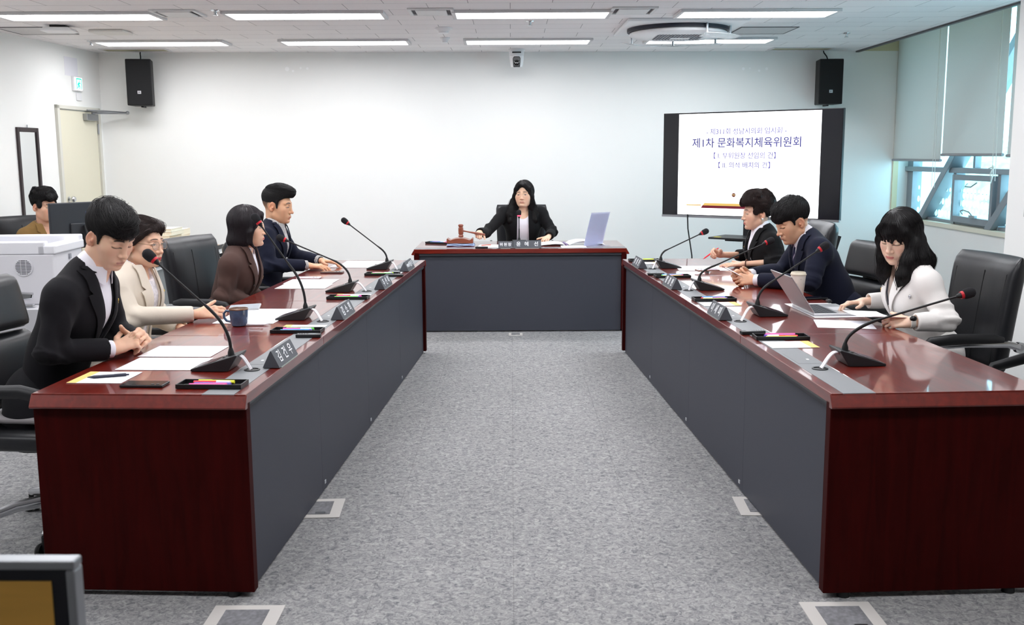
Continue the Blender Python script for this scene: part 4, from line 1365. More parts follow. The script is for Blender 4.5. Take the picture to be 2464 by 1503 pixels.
cl = mat('blue_cloth', rgb(172, 192, 224), .9, bump=(120, .3))
for k in range(3):
    m = MB()
    m.sheet([[(x, y, .0045 + k * .0055 + .0022 * sin(40 * x + k * 2 + 9 * y)) for y in np.linspace(-.10 + .006 * k, .09, 9)] for x in np.linspace(-.125 + .004 * k, .125 - .006 * k, 19)], True, .004)
    m.build('fold', cl, t)
t = thing('gavel', "dark wooden gavel held in the chairwoman's right hand", 'gavel', (gx, gy, gz + .002), 0)
MB().lathe([(.012, 0), (.020, .003), (.024, .012), (.019, .020), (.017, .026), (.022, .032), (.023, .062), (.0225, .085), (.017, .090), (.019, .096), (.024, .104), (.022, .113), (.014, .118), (.001, .119)], 28).build('head', red_wood, t)
MB().tube([(.012, .0, .060), (.05, .005, .052), (.10, .012, .042), (.155, .02, .032), (.20, .03, .022), (.215, .032, .019)], [.0075, .006, .008, .011, .0115, .008], 12).build('handle', red_wood, t)

t = on_table('document_holder', 'clear acrylic document stand with a page, right of the open booklet', 'document holder', 'C', 1.60, .24, .62)
acr = mat('acrylic_lilac', rgb(222, 222, 246), .12, alpha=.55)
def lean(x, y): return (x, .0 + .10 * (y / .29) ** 1.1 - .05, .002 + y)
MB().sheet([[lean(x, y) for x in np.linspace(-.108, .108, 4)] for y in np.linspace(0, .297, 8)], True, .002).build('back_sheet', acr, t)
MB().sheet([[(x, q, .002) for x in (-.108, .108)] for q in (-.05, .06)], True, .002).build('base_sheet', acr, t)
m = MB().sheet([[Vector(lean(x, y)) + Vector((0, -.0035, 0)) for x in np.linspace(-.104, .104, 4)] for y in np.linspace(.004, .285, 8)], True, .0008)
m.build('page', mat('lilac_page', rgb(224, 224, 244), .7), t)
m = MB()
for k in range(14):
    y = .045 + k * .016
    p = [Vector(lean(x, y)) + Vector((0, -.0047, 0)) for x in (-.08, .08 - (k % 4) * .02)]
    p2 = [Vector(lean(x, y + .003)) + Vector((0, -.0047, 0)) for x in (-.08, .08 - (k % 4) * .02)]
    m._add([p[0], p[1], p2[1], p2[0]], [(0, 1, 2, 3)])
m.build('print_lines', mat('faint_print', rgb(196, 198, 226), .7), t)
paper('white sheet left of the small name plate on the head table', 'C', .66, .27, .30, .22, pi / 2 - .05)
paper('white sheet hanging over the inlay beside the open booklet', 'C', 1.39, .17, .22, .20, .0)
t = on_table('open_booklet', 'open white booklet with curling pages by her left hand', 'booklet', 'C', 1.33, .42, .08)
for k, (x0, x1, hgt) in enumerate(((.02, .26, .015), (-.02, -.34, .035), (-.02, -.30, .022), (.02, .22, .012))):
    m = MB()
    m.sheet([[(x0 + (x1 - x0) * q, y, .003 + hgt * sin(pi * q ** .8) * (1 - .3 * q) + .002 * k) for q in np.linspace(0, 1, 12)] for y in np.linspace(-.14, .14, 4)], True, .0015)
    m.build('page', white_paper, t)
m = MB()
for y in np.linspace(-.13, .13, 16):
    m.lathe([(.006, -.0015), (.0072, 0), (.006, .0015)], 10, (0, y, .008), 'y')
m.build('spiral', mat('spiral_lilac', rgb(150, 140, 180), .4), t)

# ------------------------------------------------------------------ people: bodies are grown as smooth implicit surfaces
F32 = np.float32
def rotM(rx=0, ry=0, rz=0):
    return np.array((Matrix.Rotation(rz, 3, 'Z') @ Matrix.Rotation(rx, 3, 'X') @ Matrix.Rotation(ry, 3, 'Y')), dtype=float)

class Field:
    def __init__(s, lo, hi, h):
        s.lo = np.array(lo, float)
        s.h = h
        s.n = np.maximum(4, np.ceil((np.array(hi) - s.lo) / h).astype(int) + 1)
        s.d = np.full(tuple(s.n), 3.0, F32)
        s.ax = [(s.lo[k] + h * np.arange(s.n[k])).astype(F32) for k in range(3)]
    def _slc(s, lo, hi):
        a = np.clip(np.floor((np.array(lo) - s.lo) / s.h).astype(int), 0, s.n)
        b = np.clip(np.ceil((np.array(hi) - s.lo) / s.h).astype(int) + 1, 0, s.n)
        if np.any(b - a < 1):
            return None, None
        sl = tuple(slice(a[k], b[k]) for k in range(3))
        P = np.meshgrid(*[s.ax[k][sl[k]] for k in range(3)], indexing='ij', sparse=True)
        return sl, P
    def _mix(s, sl, f, k, op):
        a = s.d[sl]
        if op == 'u':
            if k <= 0:
                s.d[sl] = np.minimum(a, f)
            else:
                h = np.clip(.5 + .5 * (a - f) / k, 0, 1)
                s.d[sl] = a * (1 - h) + f * h - k * h * (1 - h)
        else:
            f = -f
            if k <= 0:
                s.d[sl] = np.maximum(a, f)
            else:
                h = np.clip(.5 - .5 * (a - f) / k, 0, 1)
                s.d[sl] = a * (1 - h) + f * h + k * h * (1 - h)
    def ell(s, c, r, k=.01, R=None, op='u'):
        c = np.array(c, float); r = np.array(r, float)
        m = (r.max() if R is not None else r) + k + 2.5 * s.h
        sl, P = s._slc(c - m, c + m)
        if sl is None: return s
        X, Y, Z = [P[i] - F32(c[i]) for i in range(3)]
        if R is not None:
            R = np.array(R, float)
            X, Y, Z = (R[0, 0] * X + R[1, 0] * Y + R[2, 0] * Z, R[0, 1] * X + R[1, 1] * Y + R[2, 1] * Z, R[0, 2] * X + R[1, 2] * Y + R[2, 2] * Z)
        k0 = np.sqrt((X / r[0]) ** 2 + (Y / r[1]) ** 2 + (Z / r[2]) ** 2)
        k1 = np.sqrt((X / r[0] ** 2) ** 2 + (Y / r[1] ** 2) ** 2 + (Z / r[2] ** 2) ** 2)
        f = k0 * (k0 - 1) / np.maximum(k1, 1e-6)
        s._mix(sl, f.astype(F32), k, op)
        return s
    def cap(s, a, b, ra, rb=None, k=.01, op='u', flat=None):
        """tapered capsule; flat=(axis vector, ratio) squashes the section along that axis"""
        rb = ra if rb is None else rb
        a = np.array(a, float); b = np.array(b, float)
        m = max(ra, rb) + k + 2.5 * s.h
        sl, P = s._slc(np.minimum(a, b) - m, np.maximum(a, b) + m)
        if sl is None: return s
        X, Y, Z = [P[i] - F32(a[i]) for i in range(3)]
        v = b - a
        sc = 1.0
        if flat:
            n = np.array(flat[0], float); n /= np.linalg.norm(n)
            g = 1.0 / flat[1] - 1.0
            dn = X * n[0] + Y * n[1] + Z * n[2]
            X, Y, Z = X + n[0] * dn * g, Y + n[1] * dn * g, Z + n[2] * dn * g
            v = v + n * (v @ n) * g
            sc = (1 + flat[1]) / 2
        vv = max(v @ v, 1e-9)
        t = np.clip((X * v[0] + Y * v[1] + Z * v[2]) / vv, 0, 1)
        f = np.sqrt((X - t * v[0]) ** 2 + (Y - t * v[1]) ** 2 + (Z - t * v[2]) ** 2) - (ra + (rb - ra) * t)
        s._mix(sl, (f * sc).astype(F32), k, op)
        return s
    def chain(s, pts, rs, k=.01, **kw):
        for i in range(len(pts) - 1):
            s.cap(pts[i], pts[i + 1], rs[i], rs[i + 1], k, **kw)
        return s
    def fn(s, lo, hi, func, k=0.0, op='u'):
        sl, P = s._slc(lo, hi)
        if sl is None: return s
        f = np.broadcast_to(func(*P), s.d[sl].shape).astype(F32)
        s._mix(sl, f, k, op)
        return s
    def mesh(s):
        d = s.d
        S = d < 0
        S[0], S[-1], S[:, 0], S[:, -1], S[:, :, 0], S[:, :, -1] = False, False, False, False, False, False
        d = np.where(S, d, np.maximum(d, 1e-5))
        n = s.n - 1
        cnt = np.zeros(tuple(n), np.int8)
        off = [(i, j, k) for i in (0, 1) for j in (0, 1) for k in (0, 1)]
        for i, j, k in off:
            cnt += S[i:i + n[0], j:j + n[1], k:k + n[2]]
        I = np.argwhere((cnt > 0) & (cnt < 8))
        ids = np.full(tuple(n), -1, np.int64)
        ids[I[:, 0], I[:, 1], I[:, 2]] = np.arange(len(I))
        acc = np.zeros((len(I), 3)); c = np.zeros(len(I))
        for a in off:
            for ax in range(3):
                if a[ax]: continue
                b = list(a); b[ax] = 1
                va = d[I[:, 0] + a[0], I[:, 1] + a[1], I[:, 2] + a[2]]
                vb = d[I[:, 0] + b[0], I[:, 1] + b[1], I[:, 2] + b[2]]
                m = (va < 0) != (vb < 0)
                t = np.where(m, va / np.where(m, va - vb, 1), 0)
                t = np.clip(t, .02, .98)
                p = np.tile(np.array(a, float), (len(I), 1)); p[:, ax] += t
                acc += p * m[:, None]; c += m
        V = s.lo + s.h * (I + acc / np.maximum(c, 1)[:, None])
        F = []
        for ax in range(3):
            u, w = [(1, 2), (2, 0), (0, 1)][ax]
            A = S.take(range(0, s.n[ax] - 1), ax); B = S.take(range(1, s.n[ax]), ax)
            E = np.argwhere(A != B)
            E = E[(E[:, u] > 0) & (E[:, w] > 0) & (E[:, u] < n[u]) & (E[:, w] < n[w])]
            ins = S[E[:, 0], E[:, 1], E[:, 2]]
            q = []
            for du, dw in ((-1, -1), (0, -1), (0, 0), (-1, 0)):
                e = E.copy(); e[:, u] += du; e[:, w] += dw
                q.append(ids[e[:, 0], e[:, 1], e[:, 2]])
            q = np.stack(q, 1)
            q[~ins] = q[~ins][:, ::-1]
            F.append(q)
        F = np.concatenate(F)
        F = F[(F >= 0).all(1)]
        return V, F
    def sample(s, P):
        q = (P - s.lo) / s.h
        i = np.clip(np.floor(q).astype(int), 0, s.n - 2)
        t = np.clip(q - i, 0, 1)
        r = 0
        for a in (0, 1):
            for b in (0, 1):
                for c in (0, 1):
                    w = (t[:, 0] if a else 1 - t[:, 0]) * (t[:, 1] if b else 1 - t[:, 1]) * (t[:, 2] if c else 1 - t[:, 2])
                    r = r + w * s.d[i[:, 0] + a, i[:, 1] + b, i[:, 2] + c]
        return r
    def grad(s, P):
        e = s.h
        g = np.stack([s.sample(P + np.eye(3)[k] * e) - s.sample(P - np.eye(3)[k] * e) for k in range(3)], 1)
        return g / np.maximum(np.linalg.norm(g, axis=1, keepdims=True), 1e-6)

def vnormals(V, F):
    fn = np.cross(V[F[:, 1]] - V[F[:, 0]], V[F[:, 2]] - V[F[:, 0]])
    N = np.zeros_like(V)
    for k in range(F.shape[1]):
        np.add.at(N, F[:, k], fn)
    return N / np.maximum(np.linalg.norm(N, axis=1, keepdims=True), 1e-9)

def relax(V, F, it=2, lam=.5):
    E = np.concatenate([F[:, [k, (k + 1) % F.shape[1]]] for k in range(F.shape[1])])
    for _ in range(it):
        A = np.zeros_like(V); c = np.zeros(len(V))
        np.add.at(A, E[:, 0], V[E[:, 1]]); np.add.at(A, E[:, 1], V[E[:, 0]])
        np.add.at(c, E[:, 0], 1); np.add.at(c, E[:, 1], 1)
        V = V + lam * (A / np.maximum(c, 1)[:, None] - V)
    return V

def waves(P, seed, freq, n=6, aniso=(1, 1, 1)):
    r = np.random.RandomState(seed)
    o = np.zeros(len(P))
    for _ in range(n):
        d = r.randn(3); d /= np.linalg.norm(d)
        d = d * np.array(aniso) * freq * r.uniform(.6, 1.5)
        o += np.sin(P @ d + r.uniform(0, 6.28))
    return o / n

def np_mesh(name, parts, m, parent, cols=None, smooth=True):
    """parts: list of (V, F) arrays joined into one mesh object"""
    Vs, Fs, o = [], [], 0
    for V, F in parts:
        Vs.append(V); Fs += [tuple(f) for f in (np.asarray(F) + o).tolist()]; o += len(V)
    V = np.concatenate(Vs)
    me = bpy.data.meshes.new(name)
    me.from_pydata(V.tolist(), [], Fs)
    for q in (m if isinstance(m, (list, tuple)) else [m]):
        me.materials.append(q)
    me.polygons.foreach_set('use_smooth', [smooth] * len(me.polygons))
    if cols is not None:
        a = me.color_attributes.new('Col', 'FLOAT_COLOR', 'POINT')
        C = np.ones((len(V), 4), np.float32)
        C[:, :3] = np.concatenate(cols)
        a.data.foreach_set('color', C.ravel())
    me.update()
    ob = bpy.data.objects.new(name, me)
    COL.objects.link(ob)
    if parent is not None:
        ob.parent = parent
    return ob

# ---- head ------------------------------------------------------------------
def sstep(a, b, x):
    t = np.clip((x - a) / (b - a), 0, 1)
    return t * t * (3 - 2 * t)

def head_mesh(o, neck_lo, neck_r, h=.0026):
    """o: options; neck_lo: lower end of the neck in head space. returns V, F, colours"""
    fw = o.get('face_w', 1.0)
    jaw = o.get('jaw', 1.0)
    chk = o.get('cheek', 1.0)
    lo = np.minimum([-.10, -.13, -.15], np.array(neck_lo) - .085)
    hi = np.maximum([.10, .14, .14], np.array(neck_lo) + [.085, .085, -.1])
    f = Field(lo, hi, h)
    f.ell((0, -.015, .035), (.074, .094, .086), .0)
    f.ell((0, .022, -.012), (.066 * fw, .072, .088), .02)
    f.ell((0, .034, -.062), (.050 * fw * jaw, .050, .046), .025)
    f.ell((0, .080, -.094), (.021 * jaw, .016, .016), .025)
    for s in (-1, 1):
        f.ell((s * .042 * fw, .052, -.022), (.024 * chk, .026, .024 * chk), .025)      # cheek
        f.ell((s * .033 * fw, .058, -.055), (.022 * chk, .022, .03), .02)
        f.cap((s * .052 * fw, -.002, -.062), (s * .026 * fw, .056, -.095), .018 * jaw, .015 * jaw, .025)   # jaw line
        f.cap((s * .012, .083, .026), (s * .046, .070, .026), .009, .009, .014)   # brow
        f.ell((s * .0315, .093, .007), (.017, .010, .0105), .012, op='s')            # socket
    f.ell((0, .085, .012), (.009, .012, .016), .016)
    f.cap((0, .084, .012), (0, .105 + o.get('nose', 0), -.030), .0075, .0105, .012)
    f.ell((0, .109 + o.get('nose', 0), -.031), (.0105, .0095, .0085), .006)
    for s in (-1, 1):
        f.ell((s * .0125, .0965, -.0345), (.0078, .010, .0068), .006)
        f.ell((s * .0065, .1035, -.0415), (.0035, .005, .0035), .003, op='s')
        f.ell((s * .0315, .0765, .0055), (.0165, .0125, .0105), .004)                # lid-covered eyeball
    mz = -.064
    f.ell((0, .083, mz), (.026, .016, .016), .016)
    sm = o.get('smile', 0.0)
    f.ell((0, .0932, mz + .0035), (.020, .0062, .0044), .006)
    f.ell((0, .0915, mz - .0055), (.0172, .0064, .0048), .006)
    f.cap((-.022, .088, mz - .0003 + sm), (0, .0985, mz - .0010), .0013, .0014, .002, op='s')
    f.cap((.022, .088, mz - .0003 + sm), (0, .0985, mz - .0010), .0013, .0014, .002, op='s')
    f.ell((0, .094, mz - .0165), (.016, .006, .0045), .010, op='s')
    f.ell((0, .1005, mz + .013), (.004, .003, .008), .004, op='s')
    if o.get('lines', 0):
        for s in (-1, 1):
            f.cap((s * .022, .090, -.038), (s * .033, .074, -.068), .002, .002, .006, op='s')
    for s in (-1, 1):                                                             # ears
        R = rotM(radians(-12), 0, s * radians(22))
        c = np.array((s * .0765, -.012, -.006))
        f.ell(c, (.0085, .019, .031), .008, R)
        f.ell(c + [0, .002, -.026], (.007, .010, .010), .008, R)
        f.ell(c + [s * .010, .003, .004], (.009, .0105, .019), .004, R, op='s')
        f.ell(c + [s * .004, .012, -.006], (.006, .006, .008), .003, R)
    nl = np.array(neck_lo, float)
    f.cap((0, -.022, -.05), nl, neck_r, neck_r * 1.06, .022)
    f.cap((0, .005, -.085), nl + [0, .012, 0], neck_r * .72, neck_r * .85, .02)
    V, F = f.mesh()
    V = relax(V, F, 1, .35)
    # skin and feature colours; lid crease, mouth slit and nostrils carry painted shade
    skin = np.array(o.get('skin', rgb(232, 188, 160)))
    C = np.tile(skin, (len(V), 1))
    x, y, z = V[:, 0], V[:, 1], V[:, 2]
    ax = np.abs(x)
    def blend(mask, col, amt=1.0):
        m = (np.clip(mask, 0, 1) * amt)[:, None]
        C[:] = C * (1 - m) + np.array(col) * m
    front = sstep(.03, .06, y)
    red = skin * np.array((1.0, .70, .66))
    blend(np.exp(-((ax - .045) / .018) ** 2 - ((z + .028) / .018) ** 2) * front, red, o.get('blush', .35))
    blend(np.exp(-(ax / .012) ** 2 - ((z + .034) / .010) ** 2) * front, red, .25)
    blend(sstep(.068, .078, ax) * sstep(.03, .02, np.abs(y + .012)) * sstep(.05, .04, np.abs(z + .005)), red, .5)
    lip = np.array(o.get('lips', rgb(196, 110, 104)))
    zm = mz - .0006 + (ax / .022) ** 2 * sm
    w = sstep(.0225, .0185, ax)
    hgt_u = .0068 * np.sqrt(np.clip(1 - (ax / .0235) ** 2, 0, 1)) * (1 - .18 * np.exp(-(ax / .005) ** 2))
    hgt_l = .0088 * np.sqrt(np.clip(1 - (ax / .0215) ** 2, 0, 1))
    m_ = w * front * sstep(.002, -.0002, (z - zm) - hgt_u) * sstep(.002, -.0002, (zm - z) - hgt_l)
    blend(m_, lip, o.get('lip_amt', .8))
    blend(w * front * np.exp(-((z - zm) / .0013) ** 2), np.array(rgb(110, 52, 50)), .75)
    hair_c = np.array(o.get('brow', rgb(38, 32, 32)))
    bt = (ax - .030 * fw) / .021
    bz = .0275 + .0035 * (1 - bt ** 2) - .0015 * bt + o.get('brow_z', 0)
    bw = (.0040 - .0014 * sstep(-.2, 1.1, bt)) * o.get('brow_w', 1.0)
    blend(sstep(1.05, .8, np.abs(bt)) * sstep(bw * 1.35, bw * .55, np.abs(z - bz)) * front, hair_c, o.get('brow_amt', .95))
    # eyes: open (almond, iris, lash) or lowered (lash line only)
    et = (ax - .0315 * fw) / .0150
    op = o.get('eye_open', .5)
    ez = .0045 - (1 - op) * .0035
    up = ez + (.0015 + .0050 * op) * np.clip(1 - et ** 2, 0, 1) ** .6
    dn = ez - .0030 * np.clip(1 - et ** 2, 0, 1) ** .7
    inside = sstep(1.05, .93, np.abs(et)) * sstep(.0012, -.0006, z - up) * sstep(.0012, -.0006, dn - z) * front
    if op > .2:
        blend(inside, np.array(rgb(236, 230, 226)))
        gx = o.get('gaze', 0.0)
        rr = np.sqrt((x - np.sign(x) * .0315 * fw - gx) ** 2 + (z - (ez + .0010 * op)) ** 2)
        blend(inside * sstep(.0062, .0050, rr), np.array(rgb(34, 24, 22)))
        blend(sstep(1.12, .95, np.abs(et)) * np.exp(-((z - up) / .0016) ** 2) * front, np.array(rgb(30, 24, 24)), .95)
        blend(sstep(1.05, .9, np.abs(et)) * np.exp(-((z - dn) / .0012) ** 2) * front, skin * .55, .4)
    else:
        et2 = et * .86
        lz = ez - .0026 * np.clip(1 - et2 ** 2, 0, 1)
        blend(sstep(1.12, .92, np.abs(et2)) * np.exp(-((z - lz) / .0024) ** 2) * front, np.array(rgb(30, 22, 22)), 1.0)
    blend(sstep(1.1, .8, np.abs(et)) * np.exp(-((z - .0135) / .0012) ** 2) * front, skin * .62, .35)
    for s in (-1, 1):
        blend(np.exp(-((x - s * .0065) / .0036) ** 2 - ((z + .0415) / .0028) ** 2 - ((y - .103) / .008) ** 2), np.array(rgb(96, 52, 44)), .85)
    if o.get('fade'):                                                           # clipped hair on the sides of the head
        fz = sstep(-.055, .02, z - .012 * (y > 0)) * sstep(.045, .02, y - .25 * (z - .0)) * sstep(.088, .075, np.abs(y + .012) * (z < .02) * 0)
        ear = sstep(.033, .042, np.sqrt((y + .012) ** 2 + (z + .006) ** 2)) 
        sc = sstep(.010, .0, np.abs(np.sqrt((x / .074) ** 2 + ((y + .015) / .094) ** 2 + ((z - .035) / .086) ** 2) - 1) * .07 - .004)
        blend(fz * sc * ear, hair_c, .85)
    return V, F, C

# ---- hands -----------------------------------------------------------------
POSES = {   # per finger (index..little): bend at the three joints; thumb: (spread, forward, bend)
    'flat':  ([(4, 8, 5)] * 4, (32, 0, 10), 0),
    'rest':  ([(14, 22, 14), (16, 26, 16), (18, 28, 18), (20, 30, 18)], (30, 12, 18), 0),
    'type':  ([(18, 38, 26), (16, 42, 28), (18, 42, 28), (22, 42, 28)], (26, 16, 22), 0),
    'grip':  ([(62, 82, 50), (66, 86, 54), (70, 86, 54), (74, 84, 52)], (14, 52, 34), 0),
    'pinch': ([(52, 48, 26), (58, 62, 36), (64, 70, 44), (68, 74, 46)], (16, 46, 12), 0),
    'hold':  ([(36, 46, 26), (44, 56, 34), (52, 62, 38), (58, 64, 40)], (18, 40, 6), 0),
    'clasp': ([(56, 60, 22), (58, 62, 22), (60, 62, 22), (62, 62, 22)], (26, 24, 26), 0),
    'phone': ([(30, 34, 20), (34, 40, 24), (38, 44, 26), (42, 48, 28)], (8, 34, 4), 0),
}
def hand_mesh(right, wrist, fdir, dorsal, pose, scale, fore, skin, h=.0025, fore_r=.030):
    """wrist, fore in person space; fdir = towards the fingers, dorsal = back of the hand"""
    f_ = np.array(fdir, float); f_ /= np.linalg.norm(f_)
    d_ = np.array(dorsal, float); d_ -= f_ * (d_ @ f_); d_ /= np.linalg.norm(d_)
    r_ = np.cross(f_, d_)
    A = np.stack([r_, f_, d_], 1)          # hand-local x (person's right), y fingers, z dorsal
    sgn = -1.0 if right else 1.0           # thumb side: -x for a right hand palm down
    B = lambda p: np.array(wrist) + A @ (np.array(p, float) * scale)
    fing, th, _ = POSES[pose]
    segs = []
    bx = [.027, .0095, -.0085, -.0255]
    by = [.088, .092, .087, .078]
    ln = [(.040, .024, .020), (.044, .028, .021), (.040, .026, .020), (.031, .020, .018)]
    rr = [.0088, .0090, .0085, .0075]
    for k in range(4):
        p = np.array((sgn * bx[k], by[k], -.002))
        sp = sgn * (.10 - .075 * k) * (0.4 if pose in ('grip', 'clasp', 'pinch') else 1)
        a = 0.0
        pts = [p]
        for j in range(3):
            a += radians(fing[k][j])
            p = p + ln[k][j] * np.array((sp * cos(a), cos(a), -sin(a)))
            pts.append(p)
        r = rr[k]
        for j in range(3):
            segs.append((pts[j], pts[j + 1], r * (1 - .07 * j), r * (1 - .07 * (j + 1)), .004))
        segs.append((np.array((sgn * bx[k] * .62, .018, -.001)), pts[0], .0125, .0105, .010))
        segs.append((pts[0] + [0, 0, .0015], pts[0] + [0, 0.001, .0015], .0095, .0095, .006))
    sp, fo, bd = [radians(v) for v in th]
    p = np.array((sgn * .022, .022, -.006))
    pts = [p]
    a1, a2 = pi / 4 + sp * .7, fo
    d0 = np.array((sgn * sin(a1) * cos(a2 * .6), cos(a1), -sin(a2) * .9)); d0 /= np.linalg.norm(d0)
    p = p + .042 * d0; pts.append(p)
    d1 = np.array((sgn * sin(a1 - bd * .8) * cos(a2), cos(a1 - bd * .8), -sin(a2) * .8)); d1 /= np.linalg.norm(d1)
    p = p + .033 * d1; pts.append(p)
    d2 = np.array((sgn * sin(a1 - bd * 1.6) * cos(a2), cos(a1 - bd * 1.6), -sin(a2) * .6)); d2 /= np.linalg.norm(d2)
    p = p + .026 * d2; pts.append(p)
    segs += [(pts[0], pts[1], .0155, .0115, .012), (pts[1], pts[2], .0112, .0098, .004), (pts[2], pts[3], .0098, .0078, .004)]
    segs.append((np.array((sgn * .012, .03, -.009)), np.array((-sgn * .014, .03, -.008)), .0135, .012, .012))
    W = [(B(a), B(b), ra * scale, rb * scale, k * scale) for a, b, ra, rb, k in segs]
    wr, fo_ = np.array(wrist, float), np.array(fore, float)
    W.append((B((0, .012, 0)), wr, .021 * scale, .0235 * scale, .012))
    allp = np.array([q for w in W for q in w[:2]] + [fo_])
    F_ = Field(allp.min(0) - .045, allp.max(0) + .045, h)
    nrm = A[:, 2]
    for a, b, ra, rb, k in W[:-1]:
        F_.cap(a, b, ra, rb, k)
    F_.cap(W[-1][0], W[-1][1], W[-1][2], W[-1][3], .014, flat=(nrm, .78))
    F_.cap(wr, fo_, .0235 * scale, fore_r * scale, .014, flat=(nrm, .86))
    V, F = F_.mesh()
    V = relax(V, F, 1, .3)
    C = np.tile(np.array(skin), (len(V), 1))
    # knuckles and finger tips a little redder, nails paler
    red = np.array(skin) * np.array((1.0, .76, .72))
    Ai = np.linalg.inv(A)
    for k in range(4):
        tip = W[5 * k + 2][1]
        q = np.exp(-(np.linalg.norm(V - tip, axis=1) / (.013 * scale)) ** 2)[:, None] * .55
        C = C * (1 - q) + red * q
        kn = W[5 * k + 4][0]
        q = np.exp(-(np.linalg.norm(V - kn, axis=1) / (.009 * scale)) ** 2)[:, None] * .35
        C = C * (1 - q) + red * q
        q = np.exp(-(np.linalg.norm(V - W[5 * k][1], axis=1) / (.006 * scale)) ** 2)[:, None] * .35
        C = C * (1 - q) + red * q
    return V, F, C

# ---- hair ------------------------------------------------------------------
def hairline(f, ys, zs, k=.006, hi=.2):
    """take away everything below a line given as z over y"""
    f.fn(f.lo, f.lo + f.h * f.n, lambda X, Y, Z: Z - np.interp(Y, ys, zs).astype(F32), k, 's')

def strands(f, dirfn, n, length, rad, seed, where=None, lift=.0012, steps=9, wob=.25):
    V, F = f.mesh()
    r = np.random.RandomState(seed)
    if where is not None:
        V = V[where(V)]
    P = V[r.randint(0, len(V), n)]
    L = length * r.uniform(.6, 1.25, n)
    wv = r.randn(n, 3) * wob
    path = [P]
    off = lift * r.uniform(.2, 1.6, n)
    for k in range(steps - 1):
        g = f.grad(P)
        d = dirfn(P) + wv * (.4 + .6 * sin(k * .9))
        d = d - g * (d * g).sum(1, keepdims=True)
        d /= np.maximum(np.linalg.norm(d, axis=1, keepdims=True), 1e-6)
        P = P + d * (L / (steps - 1))[:, None]
        dist = f.sample(P)
        ok = np.abs(dist) < .03
        g = f.grad(P)
        P = P - np.where(ok, dist - off, 0)[:, None] * g
        path.append(P)
    Q = np.stack(path, 1)                       # n, steps, 3
    T = np.gradient(Q, axis=1)
    T /= np.maximum(np.linalg.norm(T, axis=2, keepdims=True), 1e-9)
    ref = np.tile(np.array((.3, .2, .93)), (n, steps, 1))
    U = np.cross(T, ref); U /= np.maximum(np.linalg.norm(U, axis=2, keepdims=True), 1e-9)
    Wv = np.cross(T, U)
    prof = np.sin(np.linspace(.5, pi - .05, steps)) * rad
    vs_, fs_ = [], []
    for j in range(3):
        a = 2 * pi * j / 3
        vs_.append(Q + (U * cos(a) + Wv * sin(a)) * prof[None, :, None])
    A = np.stack(vs_, 2)                        # n, steps, 3, xyz
    VV = A.reshape(-1, 3)
    base = np.arange(n)[:, None, None] * steps * 3 + np.arange(steps - 1)[None, :, None] * 3 + np.arange(3)[None, None, :]
    nxt = np.arange(n)[:, None, None] * steps * 3 + np.arange(steps - 1)[None, :, None] * 3 + ((np.arange(3) + 1) % 3)[None, None, :]
    F4 = np.stack([base, nxt, nxt + 3, base + 3], -1).reshape(-1, 4)
    return VV, F4

def nrm(v):
    return v / np.maximum(np.linalg.norm(v, axis=-1, keepdims=True), 1e-6)

def flow(center, *terms):
    """hair direction: away from the crown plus constant terms"""
    c = np.array(center)
    t = np.sum([np.array(q, float) for q in terms], axis=0) if terms else 0
    return lambda P: nrm(P - c) + t

